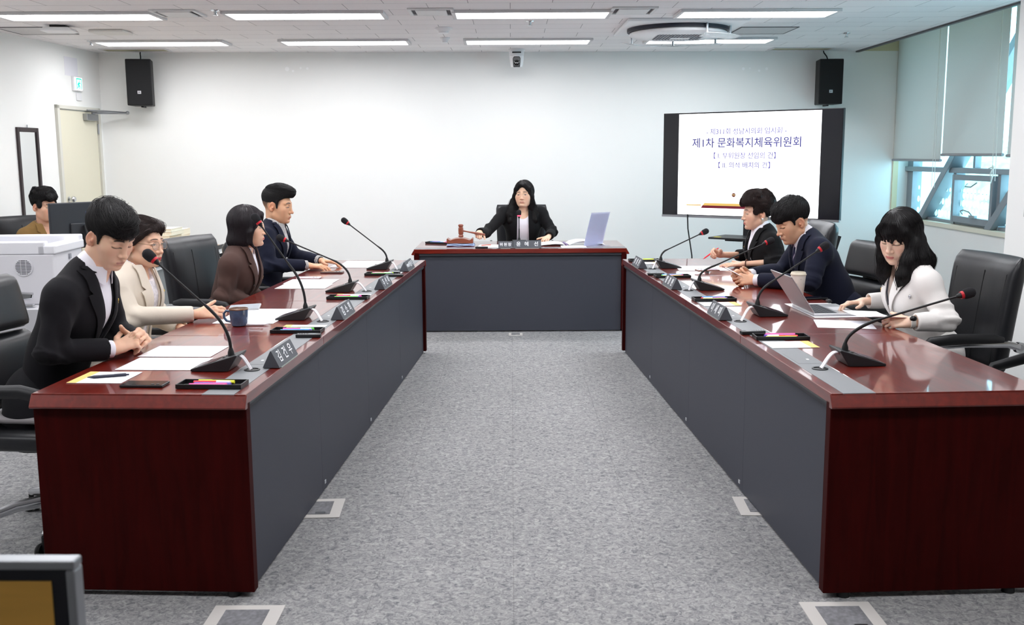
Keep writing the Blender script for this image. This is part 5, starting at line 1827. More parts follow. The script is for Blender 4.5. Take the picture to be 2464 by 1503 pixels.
def hair(style, o, toH):
    H = .0034
    parts = []
    if style == 'swept':            # young man: full top, fringe to the side, sides tapering
        f = Field((-.12, -.15, -.12), (.12, .15, .19), H)
        f.ell((0, -.014, .056), (.085, .106, .094))
        f.ell((.012, .045, .092), (.062, .062, .050), .03)
        hairline(f, [-.13, -.07, -.045, -.03, .028, .036, .055, .075, .14], [-.075, -.070, -.02, .016, .016, .034, .046, .046, .05])
        f.ell((.006, .078, .066), (.056, .024, .024), .015)
        for s in (-1, 1):
            f.cap((s * .0735, .022, .03), (s * .0725, .026, -.010), .007, .003, .010)
        d = flow((.02, -.055, .14), (.35, .55, -.25))
        parts.append(strands(f, d, 3600, .075, .0010, 3))
        parts.append(strands(f, flow((.03, -.03, .1), (.5, .9, -.5)), 420, .035, .0011, 15, lambda V: (V[:, 1] > .04) & (V[:, 2] < .09), .003, 8, .5))
        parts.append(strands(f, flow((0, -.03, .1), (.8, .5, .25)), 260, .06, .0008, 5, lambda V: V[:, 2] > .10, .006))
    elif style == 'quiff':          # faded sides, top combed up and forward
        f = Field((-.12, -.15, -.12), (.12, .15, .19), H)
        f.ell((0, -.014, .055), (.079, .101, .086))
        f.ell((0, .030, .100), (.055, .070, .046), .03)
        f.ell((0, .080, .100), (.046, .034, .030), .02)
        hairline(f, [-.13, -.07, -.045, -.03, .025, .032, .06, .075, .14], [-.07, -.065, -.01, .018, .018, .040, .062, .066, .066])
        for s in (-1, 1):
            f.cap((s * .073, .020, .03), (s * .0725, .024, -.010), .008, .004, .010)
        parts.append(strands(f, flow((0, -.09, .12), (0, .8, .15)), 3000, .05, .0010, 4))
        parts.append(strands(f, flow((0, -.06, .05), (.1, .5, .6)), 800, .034, .0010, 9, lambda V: (V[:, 2] > .105), .004))
    elif style == 'mop':            # older man: thick straight hair, fringe over the forehead
        f = Field((-.12, -.16, -.12), (.12, .15, .19), H)
        f.ell((0, -.018, .054), (.082, .104, .091))
        f.ell((0, .042, .075), (.064, .056, .056), .03)
        hairline(f, [-.13, -.07, -.045, -.03, .03, .045, .065, .14], [-.07, -.065, -.010, .018, .018, .034, .034, .036])
        f.ell((0, .080, .056), (.054, .020, .024), .014)
        for s in (-1, 1):
            f.cap((s * .0745, .024, .03), (s * .0730, .027, -.002), .007, .003, .010)
        parts.append(strands(f, flow((0, -.075, .13), (0, .45, -.45)), 3600, .08, .0010, 6))
        parts.append(strands(f, flow((0, -.075, .10), (-.2, .3, .35)), 260, .05, .0008, 8, lambda V: V[:, 2] > .10, .006))
        parts.append(strands(f, flow((0, -.06, .12), (.2, .6, -.7)), 420, .030, .0011, 12, lambda V: (V[:, 1] > .05) & (V[:, 2] < .075), .003, 8, .5))
    elif style == 'perm':           # short full set hair, ears half free
        vol = o.get('vol', 1.0)
        f = Field((-.15, -.18, -.13), (.15, .17, .22), H)
        f.ell((0, -.020, .060), (.090 * vol, .112 * vol, .100 * vol))
        f.ell((0, .035, .098), (.062, .062, .056 * vol), .05)
        r = np.random.RandomState(o.get('seed', 2))
        hairline(f, [-.15, -.07, -.05, -.032, .020, .032, .055, .075, .17], [-.085, -.080, -.03, .006, .006, .035, .056, .062, .066])
        for _ in range(o.get('curls', 44)):
            th, ph = r.uniform(-1.1, 4.24), r.uniform(.05, 1.25)
            c = np.array((.074 * vol * cos(th) * cos(ph - .3), -.015 + .096 * vol * sin(th) * cos(ph - .3), .060 + .082 * vol * sin(ph)))
            if c[1] > .06 and c[2] < .085: continue
            f.ell(c, r.uniform(.016, .028, 3), .012)
        f.ell((0, .086, .088), (.050, .026, .024), .016)
        f.ell((.02, .095, .075), (.026, .018, .020), .012)
        for s in (-1, 1):
            f.ell((s * .072, .030, .020), (.014, .020, .030), .012)
        sw = lambda P: nrm(P - np.array((0, -.03, .06))) * .5 + np.stack([np.sin(P[:, 1] * 90), np.sin(P[:, 2] * 80 + 1), np.cos(P[:, 0] * 85)], 1) * .8 + np.array((0, .35, .1))
        parts.append(strands(f, sw, 3600, .045, .0010, 11, None, .003))
    elif style == 'pulled':         # side-parted hair drawn back to the nape
        f = Field((-.12, -.17, -.17), (.12, .14, .18), H)
        f.ell((0, -.016, .048), (.081, .104, .088))
        hairline(f, [-.13, -.07, -.045, -.02, .0, .03, .055, .075, .14], [-.10, -.095, -.05, -.010, .0, .022, .050, .068, .08])
        f.ell((-.03, .040, .085), (.045, .050, .036), .02)
        for s in (-1, 1):
            f.chain([(s * .05, .066, .075), (s * .074, .035, .040), (s * .079, .0, .010), (s * .074, -.05, -.03), (s * .03, -.09, -.06)], [.010, .011, .013, .016, .02], .015)
        f.ell((0, -.090, -.055), (.045, .035, .045), .02)
        f.cap((0, -.10, -.07), (0, -.10, -.15), .030, .014, .02)
        parts.append(strands(f, flow((-.025, .07, .125), (0, -.9, -.5)), 3600, .09, .0009, 13))
        parts.append(strands(f, flow((-.02, .02, .1), (0, .5, -.2)), 60, .05, .0007, 14, lambda V: (V[:, 1] > .05), .006))
    elif style == 'bob':
        f = Field((-.14, -.17, -.17), (.14, .14, .18), H)
        f.ell((0, -.014, .048), (.090, .110, .094))
        f.cap((0, -.018, .03), (0, -.030, -.060), .096, .090, .03)
        f.ell((0, -.05, -.085), (.080, .075, .045), .03)
        f.fn(f.lo, f.lo + f.h * f.n, lambda X, Y, Z: np.maximum(Z - np.interp(Y, [-.2, .2], [-.120, -.126]).astype(F32), -9), .01, 's')
        f.ell((0, .130, -.030), (.078, .096, .098), .012, op='s')      # the face
        f.fn((-.07, -.08, -.17), (.07, .2, -.05), lambda X, Y, Z: np.maximum(np.abs(X) - .062, np.maximum(-.035 - Y, Z + .055)), .01, 's')
        for s in (-1, 1):
            f.chain([(s * .030, .078, .085), (s * .066, .058, .045), (s * .082, .032, -.02), (s * .080, .030, -.085)], [.014, .016, .016, .012], .016)
            f.cap((s * .080, .028, -.085), (s * .066, .055, -.122), .010, .004, .01)
        parts.append(strands(f, lambda P: nrm(P - np.array((0, -.01, .13))) * .55 + np.array((0, .12, -1.0)), 4200, .11, .0009, 17, None, .001, 10, .06))
    elif style == 'long':           # long wavy hair falling over the shoulders; o['fall'] in person space
        pts = [toH(p) for ch in o['fall'] for p in ch[0]]
        lo = np.minimum(np.min(pts, 0) - .06, (-.13, -.17, -.15))
        hi = np.maximum(np.max(pts, 0) + .06, (.13, .15, .18))
        f = Field(lo, hi, .004)
        f.ell((0, -.014, .050), (.088, .108, .092))
        f.cap((0, -.028, .02), (0, -.038, -.085), .090, .076, .03)
        f.ell((0, .138, -.012 if not o.get('bangs') else -.052), (.080 if not o.get('bangs') else .072, .100, .118 if not o.get('bangs') else .098), .012, op='s')
        f.fn((-.058, -.10, -.30), (.058, .2, -.045), lambda X, Y, Z: np.maximum(np.abs(X) - .052, np.maximum(-.045 - Y, Z + .05)), .012, 's')
        for s in (-1, 1):
            f.chain([(s * .022, .072, .100), (s * .062, .058, .055), (s * .081, .034, -.01), (s * .084, .018, -.08), (s * .080, .010, -.13)], [.012, .016, .020, .024, .026], .02)
        if o.get('bangs'):
            for x in np.linspace(-.048, .048, 9):
                top_ = (x * .55, .070 - abs(x) * .25, .098)
                mid = (x * .95, .094 - abs(x) * .42, .058)
                low = (x * 1.06 + .004 * sin(x * 200), .0985 - abs(x) * .50, .024 + .010 * sin(x * 160) - abs(x) * .12)
                f.chain([top_, mid, low], [.012, .0085, .0035], .008)
        for pts_, rs_ in o['fall']:
            f.chain([toH(p) for p in pts_], rs_, .022)
        dn = np.array(toH((0, 0, 0))) - np.array(toH((0, 0, 1))); dn /= np.linalg.norm(dn)
        fw_ = np.array(toH((0, 1, 0))) - np.array(toH((0, 0, 0)))
        part = np.array(o.get('part', (.01, -.01, .14)))
        def dl(P):
            near = np.clip(1 - np.linalg.norm(P - part, axis=1) / .16, 0, 1)[:, None]
            wave = np.stack([np.sin(P[:, 2] * 42 + P[:, 1] * 20), np.cos(P[:, 2] * 38), P[:, 0] * 0], 1) * .30
            return nrm(P - part) * (near * 1.1 + .1) + dn * (1.15 - near) + wave
        parts.append(strands(f, dl, 6000, .13, .0010, 19, None, .0015, 12, .12))
        parts.append(strands(f, dl, 260, .16, .0008, 23, lambda V: V[:, 2] < -.02, .007, 12, .30))
    V, F = f.mesh()
    V = relax(V, F, 1, .4)
    return [(V, F)] + parts

hair_black = mat('black_hair', rgb(26, 24, 25), .46, spec=.35)
hair_brown = mat('dark_brown_hair', rgb(46, 33, 31), .46, spec=.35)
hair_violet = mat('black_violet_hair', rgb(36, 30, 35), .40, spec=.45)
skin_m = mat('skin', (0.8, .6, .5), .46, spec=.4, attr=True, sss=.18)

def cloth(name, col, rough=.85, bump=None, sheen=.04, **kw):
    return mat(name, col, rough, spec=.2, sheen=sheen, bump=bump or (420, .10), **kw)

# ---- one seated person -------------------------------------------------------
def person(label, place_at, o, group='people seated at the tables'):
    """o is a dict of joints in the person's own frame: x right, y forward, z up, origin on the floor under the hips"""
    fem = o.get('fem', False)
    N = np.array((o.get('nx', 0.0), o['neck'][0], o['neck'][1]))
    hip = np.array((0, 0, .56))
    spine = N - hip
    sdir = spine / np.linalg.norm(spine)
    fwd = np.array((0, sdir[2], -sdir[1]))
    tw = o.get('twist', 0.0)
    shw = o.get('shw', .155 if fem else .172)
    drop = o.get('drop', .085)
    S = {}
    for s, k in ((1, 'R'), (-1, 'L')):
        S[k] = N + np.array((s * shw * cos(tw), s * shw * sin(tw), 0)) - sdir * drop + np.array((0, 0, s * o.get('sh_tilt', 0)))
    waist = hip + spine * .36
    chest = hip + spine * .70 + fwd * .008
    head = np.array((o.get('hx', 0.0), o['head'][0], o['head'][1]))
    Mh = Matrix.Rotation(radians(o.get('yaw', 0)), 3, 'Z') @ Matrix.Rotation(-radians(o.get('pitch', 0)), 3, 'X') @ Matrix.Rotation(radians(o.get('roll', 0)), 3, 'Y')
    Mh = np.array(Mh) * o.get('hs', 1.0)
    Mi = np.linalg.inv(Mh)
    toH = lambda p: Mi @ (np.array(p, float) - head)
    fromH = lambda V: np.asarray(V) @ Mh.T + head
    bk = o.get('bulk', 1.0)
    flat = (fwd, o.get('depth', .72))

    def torso(f, g):
        """g: how far the layer stands off the body"""
        f.cap(hip + [0, 0, -.06], waist, .155 * bk + g, (.118 if fem else .132) * bk + g, .03, flat=flat)
        f.cap(waist, chest, (.118 if fem else .132) * bk + g, (.138 if fem else .152) * bk + g, .05, flat=flat)
        f.cap(chest, N - sdir * .055, (.130 if fem else .142) * bk + g, .082 + g * .6, .05, flat=flat)
        for k in 'RL':
            f.cap(N - sdir * .030, S[k] - sdir * .004, .050 + g * .8, .046 + g, .045)
            f.cap(N - sdir * .034 + (S[k] - N) * .2, S[k] - sdir * .002, .036 + g, (.040 if fem else .046) + g, .02, flat=((0, 1, 0), 1.0))
            f.cap(chest, S[k] - sdir * .03, .085 + g, .05 + g, .05, flat=flat)
            if fem:
                s = 1 if k == 'R' else -1
                f.ell(chest + fwd * (.058 * o.get('bust', 1)) + np.array((s * .060, 0, 0)) - sdir * .03, np.array((.060, .046, .070)) + g, .06)
        if o.get('belly'):
            f.ell(waist + fwd * .05, np.array((.125, .10, .12)) * o['belly'] + g, .05)
        return f

    # body (skin): torso, legs in one field, then head with neck, hands with forearms, joined in one mesh
    lo = np.array((-.42, -.25, .0)); hi = np.array((.42, .62, N[2] + .06))
    parts, cols = [], []
    sk = np.array(o.get('skin', rgb(232, 188, 160)))
    f = Field((-.30, -.26, .42), (.30, max(.30, N[1] + .2), N[2] + .06), .010)
    torso(f, -.016)
    V, F = f.mesh(); parts.append((V, F)); cols.append(np.tile(sk, (len(V), 1)))
    f = Field((-.26, -.22, 0), (.26, .66, .68), .012)
    def legs(f, g):
        for s in (-1, 1):
            kn = (s * .105, .44, .50); an = (s * .10, .42, .10)
            f.chain([(s * .085, .0, .535), kn, an], [.078 + g, .056 + g, .036 + g], .02)
        return f
    legs(f, -.008)
    V, F = f.mesh(); parts.append((V, F)); cols.append(np.tile(sk, (len(V), 1)))
    oh = dict(o.get('face', {})); oh['skin'] = sk
    V, F, C = head_mesh(oh, toH(N + np.array((0, .004, -.035))), (.047 if fem else .056) / o.get('hs', 1), .0024 if o.get('near') else .0030)
    parts.append((fromH(V), F)); cols.append(C)
    for k in 'RL':
        E, Wr = np.array(o['elb' + k]), np.array(o['wr' + k])
        hd = o['hand' + k]
        dr = (Wr - E) / np.linalg.norm(Wr - E)
        back = Wr - dr * o.get('bare' + k, .09)
        V, F, C = hand_mesh(k == 'R', Wr, hd[0], hd[1], hd[2], o.get('hand_s', .91 if fem else 1.02), back, sk, .0024, .031 if fem else .034)
        parts.append((V, F)); cols.append(C)
        f = Field(np.minimum(np.minimum(S[k], E), back) - .07, np.maximum(np.maximum(S[k], E), back) + .07, .009)
        f.chain([S[k], E, back], [.046, .038, .031 if fem else .034], .01)
        V, F = f.mesh(); parts.append((V, F)); cols.append(np.tile(sk, (len(V), 1)))
    root = np_mesh('person', parts, skin_m, None, cols)
    tag(root, label, 'person', group)
    loc, rz = place_at
    place(root, loc, rz)

    # trousers and shoes
    f = Field((-.28, -.25, .02), (.28, .66, .72), .012)
    legs(f, .010)
    f.cap((-.06, 0, .56), (.06, 0, .56), .15, .15, .04, flat=((0, 1, 0), .8))
    V, F = f.mesh()
    np_mesh('trousers', [(V, F)], o['trousers'], root)
    sh = []
    for s in (-1, 1):
        f = Field((s * .10 - .07, .33, -.005), (s * .10 + .07, .66, .14), .007)
        f.cap((s * .10, .42, .036), (s * .105, .57, .028), .036, .032, .02)
        f.cap((s * .10, .42, .06), (s * .10, .42, .10), .040, .040, .02)
        f.fn(f.lo, f.lo + f.h * f.n, lambda X, Y, Z: Z - F32(.003) + 0 * X + 0 * Y, 0, 's')
        np_mesh('shoe', [f.mesh()], mat('black_shoe', rgb(24, 23, 24), .3), root)

    # jacket
    G = o.get('jg', .016)
    bb_lo = np.minimum.reduce([S['R'], S['L'], np.array(o['elbR']), np.array(o['elbL']), np.array(o['wrR']), np.array(o['wrL']), (-.24, -.22, .46)]) - .09
    bb_hi = np.maximum.reduce([S['R'], S['L'], np.array(o['elbR']), np.array(o['elbL']), np.array(o['wrR']), np.array(o['wrL']), N, (.24, .2, .6)]) + .09
    hj = .0062 if o.get('near') else .0072
    f = Field(bb_lo, bb_hi, hj)
    torso(f, G)
    f.cap(hip + [-.05, .01, -.07], hip + [.05, .01, -.07], .155 * bk + G, None, .04, flat=((0, 1, 0), .82))
    zt, zb = o.get('vtop', N[2] + .02), o['vbot']
    w0, wb = o.get('vw', (.062, .004))
    ymid = lambda Z: N[1] + (Z - N[2]) * (sdir[1] / sdir[2]) + .012
    xo = N[0]
    def vcut(X, Y, Z):
        t = np.clip((Z - zb) / (zt - zb), 0, 1.2)
        w = wb + (w0 - wb) * t ** o.get('vcurve', 1.0)
        low = (zb - .002 - Z) if wb < .02 else (zb - .4 - Z)
        return np.maximum(np.maximum(np.abs(X - F32(xo)) - w, ymid(Z) - Y), low)
    Vt, Ft = f.mesh()
    f.fn((-.2, -.3, .40), (.2, N[1] + .4, N[2] + .12), vcut, .004, 's')
    f.cap(N + np.array((0, .01, -.05)), N + sdir * .12 + np.array((0, .02, 0)), .068, .068, .012, op='s')   # neck hole
    cuffs = {}
    for k in 'RL':
        E, Wr = np.array(o['elb' + k], float), np.array(o['wr' + k], float)
        dr = (Wr - E) / np.linalg.norm(Wr - E)
        ce = Wr - dr * o.get('sleeve' + k, .022)
        cuffs[k] = (E, ce, dr)
        sr = o.get('sl', 1.0)
        su = (S[k] + E) / 2
        f2 = Field(bb_lo, bb_hi, hj)
        f2.cap(S[k], E, (.056 if fem else .063) * sr, (.052 if fem else .056) * sr, .035)
        f2.cap(E, ce, (.052 if fem else .056) * sr, (.040 if fem else .043) * sr, .018)
        def cut(X, Y, Z, ce=ce, dr=dr):
            dd = (X - ce[0]) * dr[0] + (Y - ce[1]) * dr[1] + (Z - ce[2]) * dr[2]
            rr = np.sqrt((X - ce[0]) ** 2 + (Y - ce[1]) ** 2 + (Z - ce[2]) ** 2)
            return np.maximum(-dd, rr - .062)
        f2.fn(ce - .09, ce + .09, cut, .003, 's')
        f2.cap(ce - dr * .004, ce + dr * .04, .0315 if fem else .035, None, .003, op='s')
        f._mix((slice(None),) * 3, f2.d, .022, 'u')
    V, F = f.mesh()
    V = relax(V, F, 2, .4)
    Nn = vnormals(V, F)
    # cloth folds: gathered at the elbows and armpits, long drags elsewhere
    amp = np.full(len(V), o.get('fold', .0075))
    for k in 'RL':
        E, ce, dr = cuffs[k]
        amp += o.get('elbow_fold', .013) * np.exp(-(np.linalg.norm(V - E, axis=1) / .11) ** 2)
        amp += .005 * np.exp(-(np.linalg.norm(V - (S[k] - sdir * .08), axis=1) / .08) ** 2)
    disp = np.zeros(len(V))
    for k in 'RL':
        E, ce, dr = cuffs[k]
        for a, b, sd in ((S[k], E, 1), (E, ce, 2)):
            ax = (b - a) / np.linalg.norm(b - a)
            t = np.clip(((V - a) @ ax) / np.linalg.norm(b - a), 0, 1)
            near = np.exp(-((np.linalg.norm(V - (a + t[:, None] * (b - a)), axis=1) - .05) / .03) ** 2)
            q = (V @ (ax + np.array((.35, -.3, .45)) * (1 if k == 'R' else -1))) * 52 + 4.2 * waves(V, sd + ord(k), 16, 5)
            disp += near * (.22 + .78 * np.exp(-(np.linalg.norm(V - E, axis=1) / .10) ** 2)) * (.75 - 1.5 * np.abs(np.sin(q * .5)) ** .7 + .3 * np.sin(q * 1.7 + 1)) * np.clip(waves(V, sd + 7 + ord(k), 9, 3) + .6, 0, 1.4)
    disp += .7 * waves(V, 5 + len(label), 22, 6, (1, 1, .55))
    V = V + Nn * (disp * amp)[:, None]
    jk = np_mesh('jacket', [(V, F)], o['jacket'], root)
    bvh = BVHTree.FromPolygons(Vt.tolist(), Ft.tolist())
    def on_front(x, z, off=.004):
        h = bvh.ray_cast(Vector((x, N[1] + .6, z)), Vector((0, -1, 0)))
        if h[0] is None or h[0].y < ymid(z) - .02:
            h = bvh.find_nearest(Vector((x, ymid(z) + .11, z)))
        return h[0] + (h[1] if h[1].y > 0 else -h[1]) * off
    # lapels and collar
    if o.get('lapel', True):
        for s in (-1, 1):
            rows_ = []
            for a in np.linspace(0, 1, 22):
                z = zt - .015 + (max(zb, .60) - zt + .015) * a
                t = np.clip((z - zb) / (zt - zb), 0, 1.2)
                xi = wb + (w0 - wb) * t ** o.get('vcurve', 1.0) + .001
                lw = o.get('lap_w', .062)
                nt_ = o.get('notch', .30)
                wd = (.040 + .022 * (a / nt_)) if a < nt_ else lw * (1 - ((a - nt_) / (1 - nt_)) ** 1.3) + .006
                if nt_ < a < nt_ + .05: wd *= 1.06
                if nt_ - .05 < a <= nt_: wd *= .72
                rows_.append([on_front(xo + s * (xi + wd * b), z + .012 * b * (a > nt_), .0045 + .0045 * (b > .1)) for b in np.linspace(0, 1, 6)])
            g = MB()
            g.sheet(rows_ if s < 0 else [r[::-1] for r in rows_], True, .004)
            g.build('lapel', o.get('lapel_m', o['jacket']), jk, sharp=60)
        g = MB()
        rows_ = []
        for th in np.linspace(-1.95, 1.95, 25):
            c_, s_ = cos(th), sin(th)
            base = N + np.array((0, .006, -.020))
            up = sdir * .9 + np.array((0, .2, .2)); up = up / np.linalg.norm(up)
            dropf = .050 * (1 - c_) / 1.37
            r1 = .070 + .012 * (1 - c_)
            cpt = base - up * dropf + np.array((r1 * s_, -r1 * c_ * .92 , 0))
            out = np.array((s_, -c_, 0))
            rows_.append([tuple(cpt - up * .005), tuple(cpt + up * .026 + out * .002), tuple(cpt + up * .028 + out * .008), tuple(cpt - up * .006 + out * .020), tuple(cpt - up * .016 + out * .026)])
        g.sheet(rows_, True, .003)
        g.build('collar', o.get('lapel_m', o['jacket']), jk, sharp=80)
    if o.get('buttons'):
        g = MB()
        for z in o['buttons']:
            p = on_front(xo + .012, z, .004)
            g.ball(tuple(p), .008, 10, (1, .5, 1))
        g.build('button', o.get('button_m', o['jacket']), jk)
    if o.get('pin'):
        px_, pz_ = o['pin']
        p = on_front(px_, pz_, .011)
        MB().ball(tuple(p), .0075, 10, (1, .6, 1)).ball((p.x + .002, p.y, p.z - .010), .005, 8, (1, .6, 1.2)).build('lapel_pin', mat('gold_pin', rgb(226, 186, 70), .3, .8), root)

    # shirt or blouse
    f = Field(bb_lo, bb_hi, .0072)
    torso(f, .003)
    f.cap(N - sdir * .05, N + sdir * .015, .074, .060, .03, flat=(fwd, .9))
    nk = o.get('neckline', 0.0)
    if nk:
        f.ell(N + fwd * .085 + np.array((0, 0, .035 - nk * .5)), (.060 + nk * .12, .085, .03 + nk * .75), .008, op='s')
        f.cap(N - sdir * .02, N + sdir * .10 + fwd * .03, .062, .062, .01, op='s')
    f.fn((bb_lo[0], bb_lo[1], bb_lo[2]), (bb_hi[0], bb_hi[1], .50), lambda X, Y, Z: Z - F32(.47) + 0 * X + 0 * Y, 0, 's')
    V, F = f.mesh()
    V = relax(V, F, 1, .4)
    V = V + vnormals(V, F) * (.0022 * waves(V, 31, 34, 6, (1.4, 1, .5)))[:, None]
    prt = [(V, F)]
    if o.get('cuffs', True):
        for k in 'RL':
            E, ce, dr = cuffs[k]
            ln = o.get('cuff', .018)
            ff = Field(np.minimum(ce, ce + dr * ln) - .07, np.maximum(ce, ce + dr * ln) + .07, .004)
            r_ = .032 if fem else .0355
            ff.cap(ce - dr * .03, ce + dr * (ln + .03), r_, r_, 0)
            def cut(X, Y, Z, ce=ce, dr=dr, ln=ln):
                dd = (X - ce[0]) * dr[0] + (Y - ce[1]) * dr[1] + (Z - ce[2]) * dr[2]
                return np.minimum(ln - dd, dd + .03)
            ff.fn(ff.lo, ff.lo + ff.h * ff.n, cut, .003, 's')
            prt.append(ff.mesh())
    shirt = np_mesh('shirt' if not fem else 'blouse', prt, o['shirt'], root)
    if o.get('collar'):
        g = MB()
        rows_ = []
        spread = o.get('collar_gap', .30)
        for th in np.linspace(-pi + spread, pi - spread, 33):
            c_, s_ = cos(th), sin(th)
            up = sdir * .8 + np.array((0, .10, .35)); up /= np.linalg.norm(up)
            base = N + np.array((0, .010, -.004))
            dropf = .040 * (1 - c_) / 2
            r1 = (.055 if fem else .062) + .004 * (1 - c_)
            cpt = base - up * dropf + np.array((r1 * s_, -r1 * c_ * .98, 0))
            out = np.array((s_, -c_, 0))
            fr = sstep(1.9, pi - spread, abs(th))
            lf = .042 + .036 * fr
            rows_.append([tuple(cpt - up * .016), tuple(cpt + up * .038 - out * .002), tuple(cpt + up * .042 + out * .004), tuple(cpt + up * (.042 - lf * .5) + out * .013), tuple(cpt + up * (.042 - lf) + out * (.019 + .005 * fr))])
        g.sheet(rows_, True, .0022)
        g.build('collar', o['shirt'], shirt, sharp=80)
    if o.get('tie'):
        sv = BVHTree.FromPolygons(prt[0][0].tolist(), prt[0][1].tolist())
        def sp(x, z, off=.004):
            h = sv.ray_cast(Vector((x, N[1] + .6, z)), Vector((0, -1, 0)))
            p = h[0] if h[0] is not None else Vector((x, N[1] + .07, z))
            return p + Vector((0, off, 0))
        rows_ = []
        for a in np.linspace(0, 1, 16):
            z = N[2] - .045 - a * .26
            w = .020 - .006 * min(1, a / .12) if a < .12 else .014 + .026 * a
            rows_.append([sp(xo + w * b, z, .007 - .003 * abs(b)) for b in np.linspace(-1, 1, 5)])
        g = MB(); g.sheet(rows_, True, .004)
        tie = g.build('tie', o['tie'], root, sharp=70)
    # hair
    hp = hair(o['hair'], o.get('hair_o', {}), toH)
    np_mesh('hair', [(fromH(V), F) for V, F in hp], o.get('hair_m', hair_black), root)
    root['_h'] = 0
    del root['_h']
    o['_fromH'], o['_on_front'], o['_root'], o['_bvh'] = fromH, on_front, root, bvh
    return root

# ------------------------------------------------------------------ the nine people
def at(side, u, v):
    fn, rz = AT[side]
    return (tuple(fn(u, v)), rz)
black_suit = cloth('black_suit_cloth', rgb(24, 23, 27))
black_trousers = cloth('black_trouser_cloth', rgb(30, 30, 33))
white_shirt = mat('white_shirt_cloth', rgb(238, 236, 244), .8, spec=.2, bump=(300, .06))
navy_suit = cloth('navy_suit_cloth', rgb(25, 28, 45))
soft_black = cloth('soft_black_cloth', rgb(18, 18, 20))
beige_suit = cloth('beige_suit_cloth', rgb(218, 207, 192))
brown_suit = cloth('brown_suit_cloth', rgb(80, 60, 55))
olive_suit = cloth('olive_brown_cloth', rgb(126, 98, 58))
white_suit = cloth('white_suit_cloth', rgb(236, 233, 230), sheen=.05)

def striped(name, c1, c2, scale, direction='X', duty=.5):
    m = mat(name, c1, .8, spec=.2)
    nt = m.node_tree
    b = nt.nodes['Principled BSDF']
    tc = nt.nodes.new('ShaderNodeTexCoord')
    w = nt.nodes.new('ShaderNodeTexWave')
    w.bands_direction = direction
    w.inputs['Scale'].default_value = scale
    r = nt.nodes.new('ShaderNodeValToRGB')
    r.color_ramp.interpolation = 'CONSTANT'
    r.color_ramp.elements[0].color = tuple(c1) + (1,)
    r.color_ramp.elements[1].color = tuple(c2) + (1,)
    r.color_ramp.elements[1].position = duty
    nt.links.new(tc.outputs['Object'], w.inputs['Vector'])
    nt.links.new(w.outputs['Fac'], r.inputs[0])
    nt.links.new(r.outputs[0], b.inputs['Base Color'])
    return m
stripe_shirt = striped('black_striped_shirt', rgb(230, 228, 226), rgb(66, 64, 70), 62, 'X', .60)
tie_m = striped('navy_striped_tie', rgb(32, 34, 62), rgb(150, 140, 160), 9, 'DIAGONAL', .88)
print_blouse = mat('printed_blouse', rgb(226, 220, 224), .7, noise=(46, .28))
trousers_by = lambda c: c

m1 = dict(near=True, neck=(.232, 1.098), drop=.105, head=(.318, 1.218), pitch=29, yaw=-26, roll=0, hs=1.01,
          elbR=(.245, .17, .795), wrR=(.06, .335, .772), handR=((-.66, .70, .34), (.55, .35, .80), 'clasp'),
          elbL=(-.25, .20, .80), wrL=(-.105, .365, .765), handL=((.62, .52, .50), (-.60, .45, .55), 'clasp'),
          jacket=black_suit, trousers=black_trousers, shirt=white_shirt, collar=True, cuff=.022, sleeveR=.03, sleeveL=.03,
          vbot=.74, vw=(.084, .004), hair='swept', pin=(-.085, .95), skin=rgb(230, 186, 158),
          face=dict(eye_open=.12, lips=rgb(200, 128, 118), lip_amt=.6, jaw=1.02, blush=.3, brow_w=1.0, brow_z=.001, smile=.0012))
person('young man in a dark suit and white shirt looking down at clasped hands', at('L', .65, 1.05), m1)

w2 = dict(near=True, fem=True, neck=(.100, .998), head=(.150, 1.112), pitch=7, yaw=-15, hs=1.0,
          elbR=(.225, .16, .775), wrR=(.075, .435, .768), handR=((-.22, .96, .10), (.80, .15, .50), 'phone'),
          elbL=(-.22, .12, .70), wrL=(-.08, .30, .665), handL=((.3, .9, -.2), (0, .2, .95), 'rest'),
          jacket=beige_suit, trousers=beige_suit, shirt=print_blouse, collar=False, cuffs=False, neckline=.05,
          vbot=.50, vw=(.055, .040), hair='pulled', hair_m=hair_brown, pin=(-.085, .86), skin=rgb(228, 184, 156), fold=.0036,
          face=dict(eye_open=.62, lips=rgb(196, 60, 74), lip_amt=.9, brow=rgb(74, 56, 50), brow_w=.8, cheek=1.08, gaze=-.0015))
person('woman in a beige blazer and round glasses holding a phone', at('L', 1.60, 1.15), w2)

w3 = dict(fem=True, neck=(.125, .985), head=(.165, 1.105), pitch=2, yaw=6, hs=.98,
          elbR=(.205, .07, .72), wrR=(.09, .20, .655), handR=((-.5, .8, -.1), (.3, .2, .9), 'rest'),
          elbL=(-.205, .07, .72), wrL=(-.09, .20, .655), handL=((.5, .8, -.1), (-.3, .2, .9), 'rest'),
          jacket=brown_suit, trousers=brown_suit, shirt=white_shirt, cuffs=False, neckline=.03, collar=True, collar_gap=.5,
          vbot=.64, vw=(.062, .006), hair='bob', hair_m=hair_violet, pin=(-.10, .80), skin=rgb(230, 188, 160),
          face=dict(eye_open=.5, lips=rgb(204, 84, 84)))
person('woman with a black bob in a brown blazer and white blouse', at('L', 2.75, 1.0), w3)

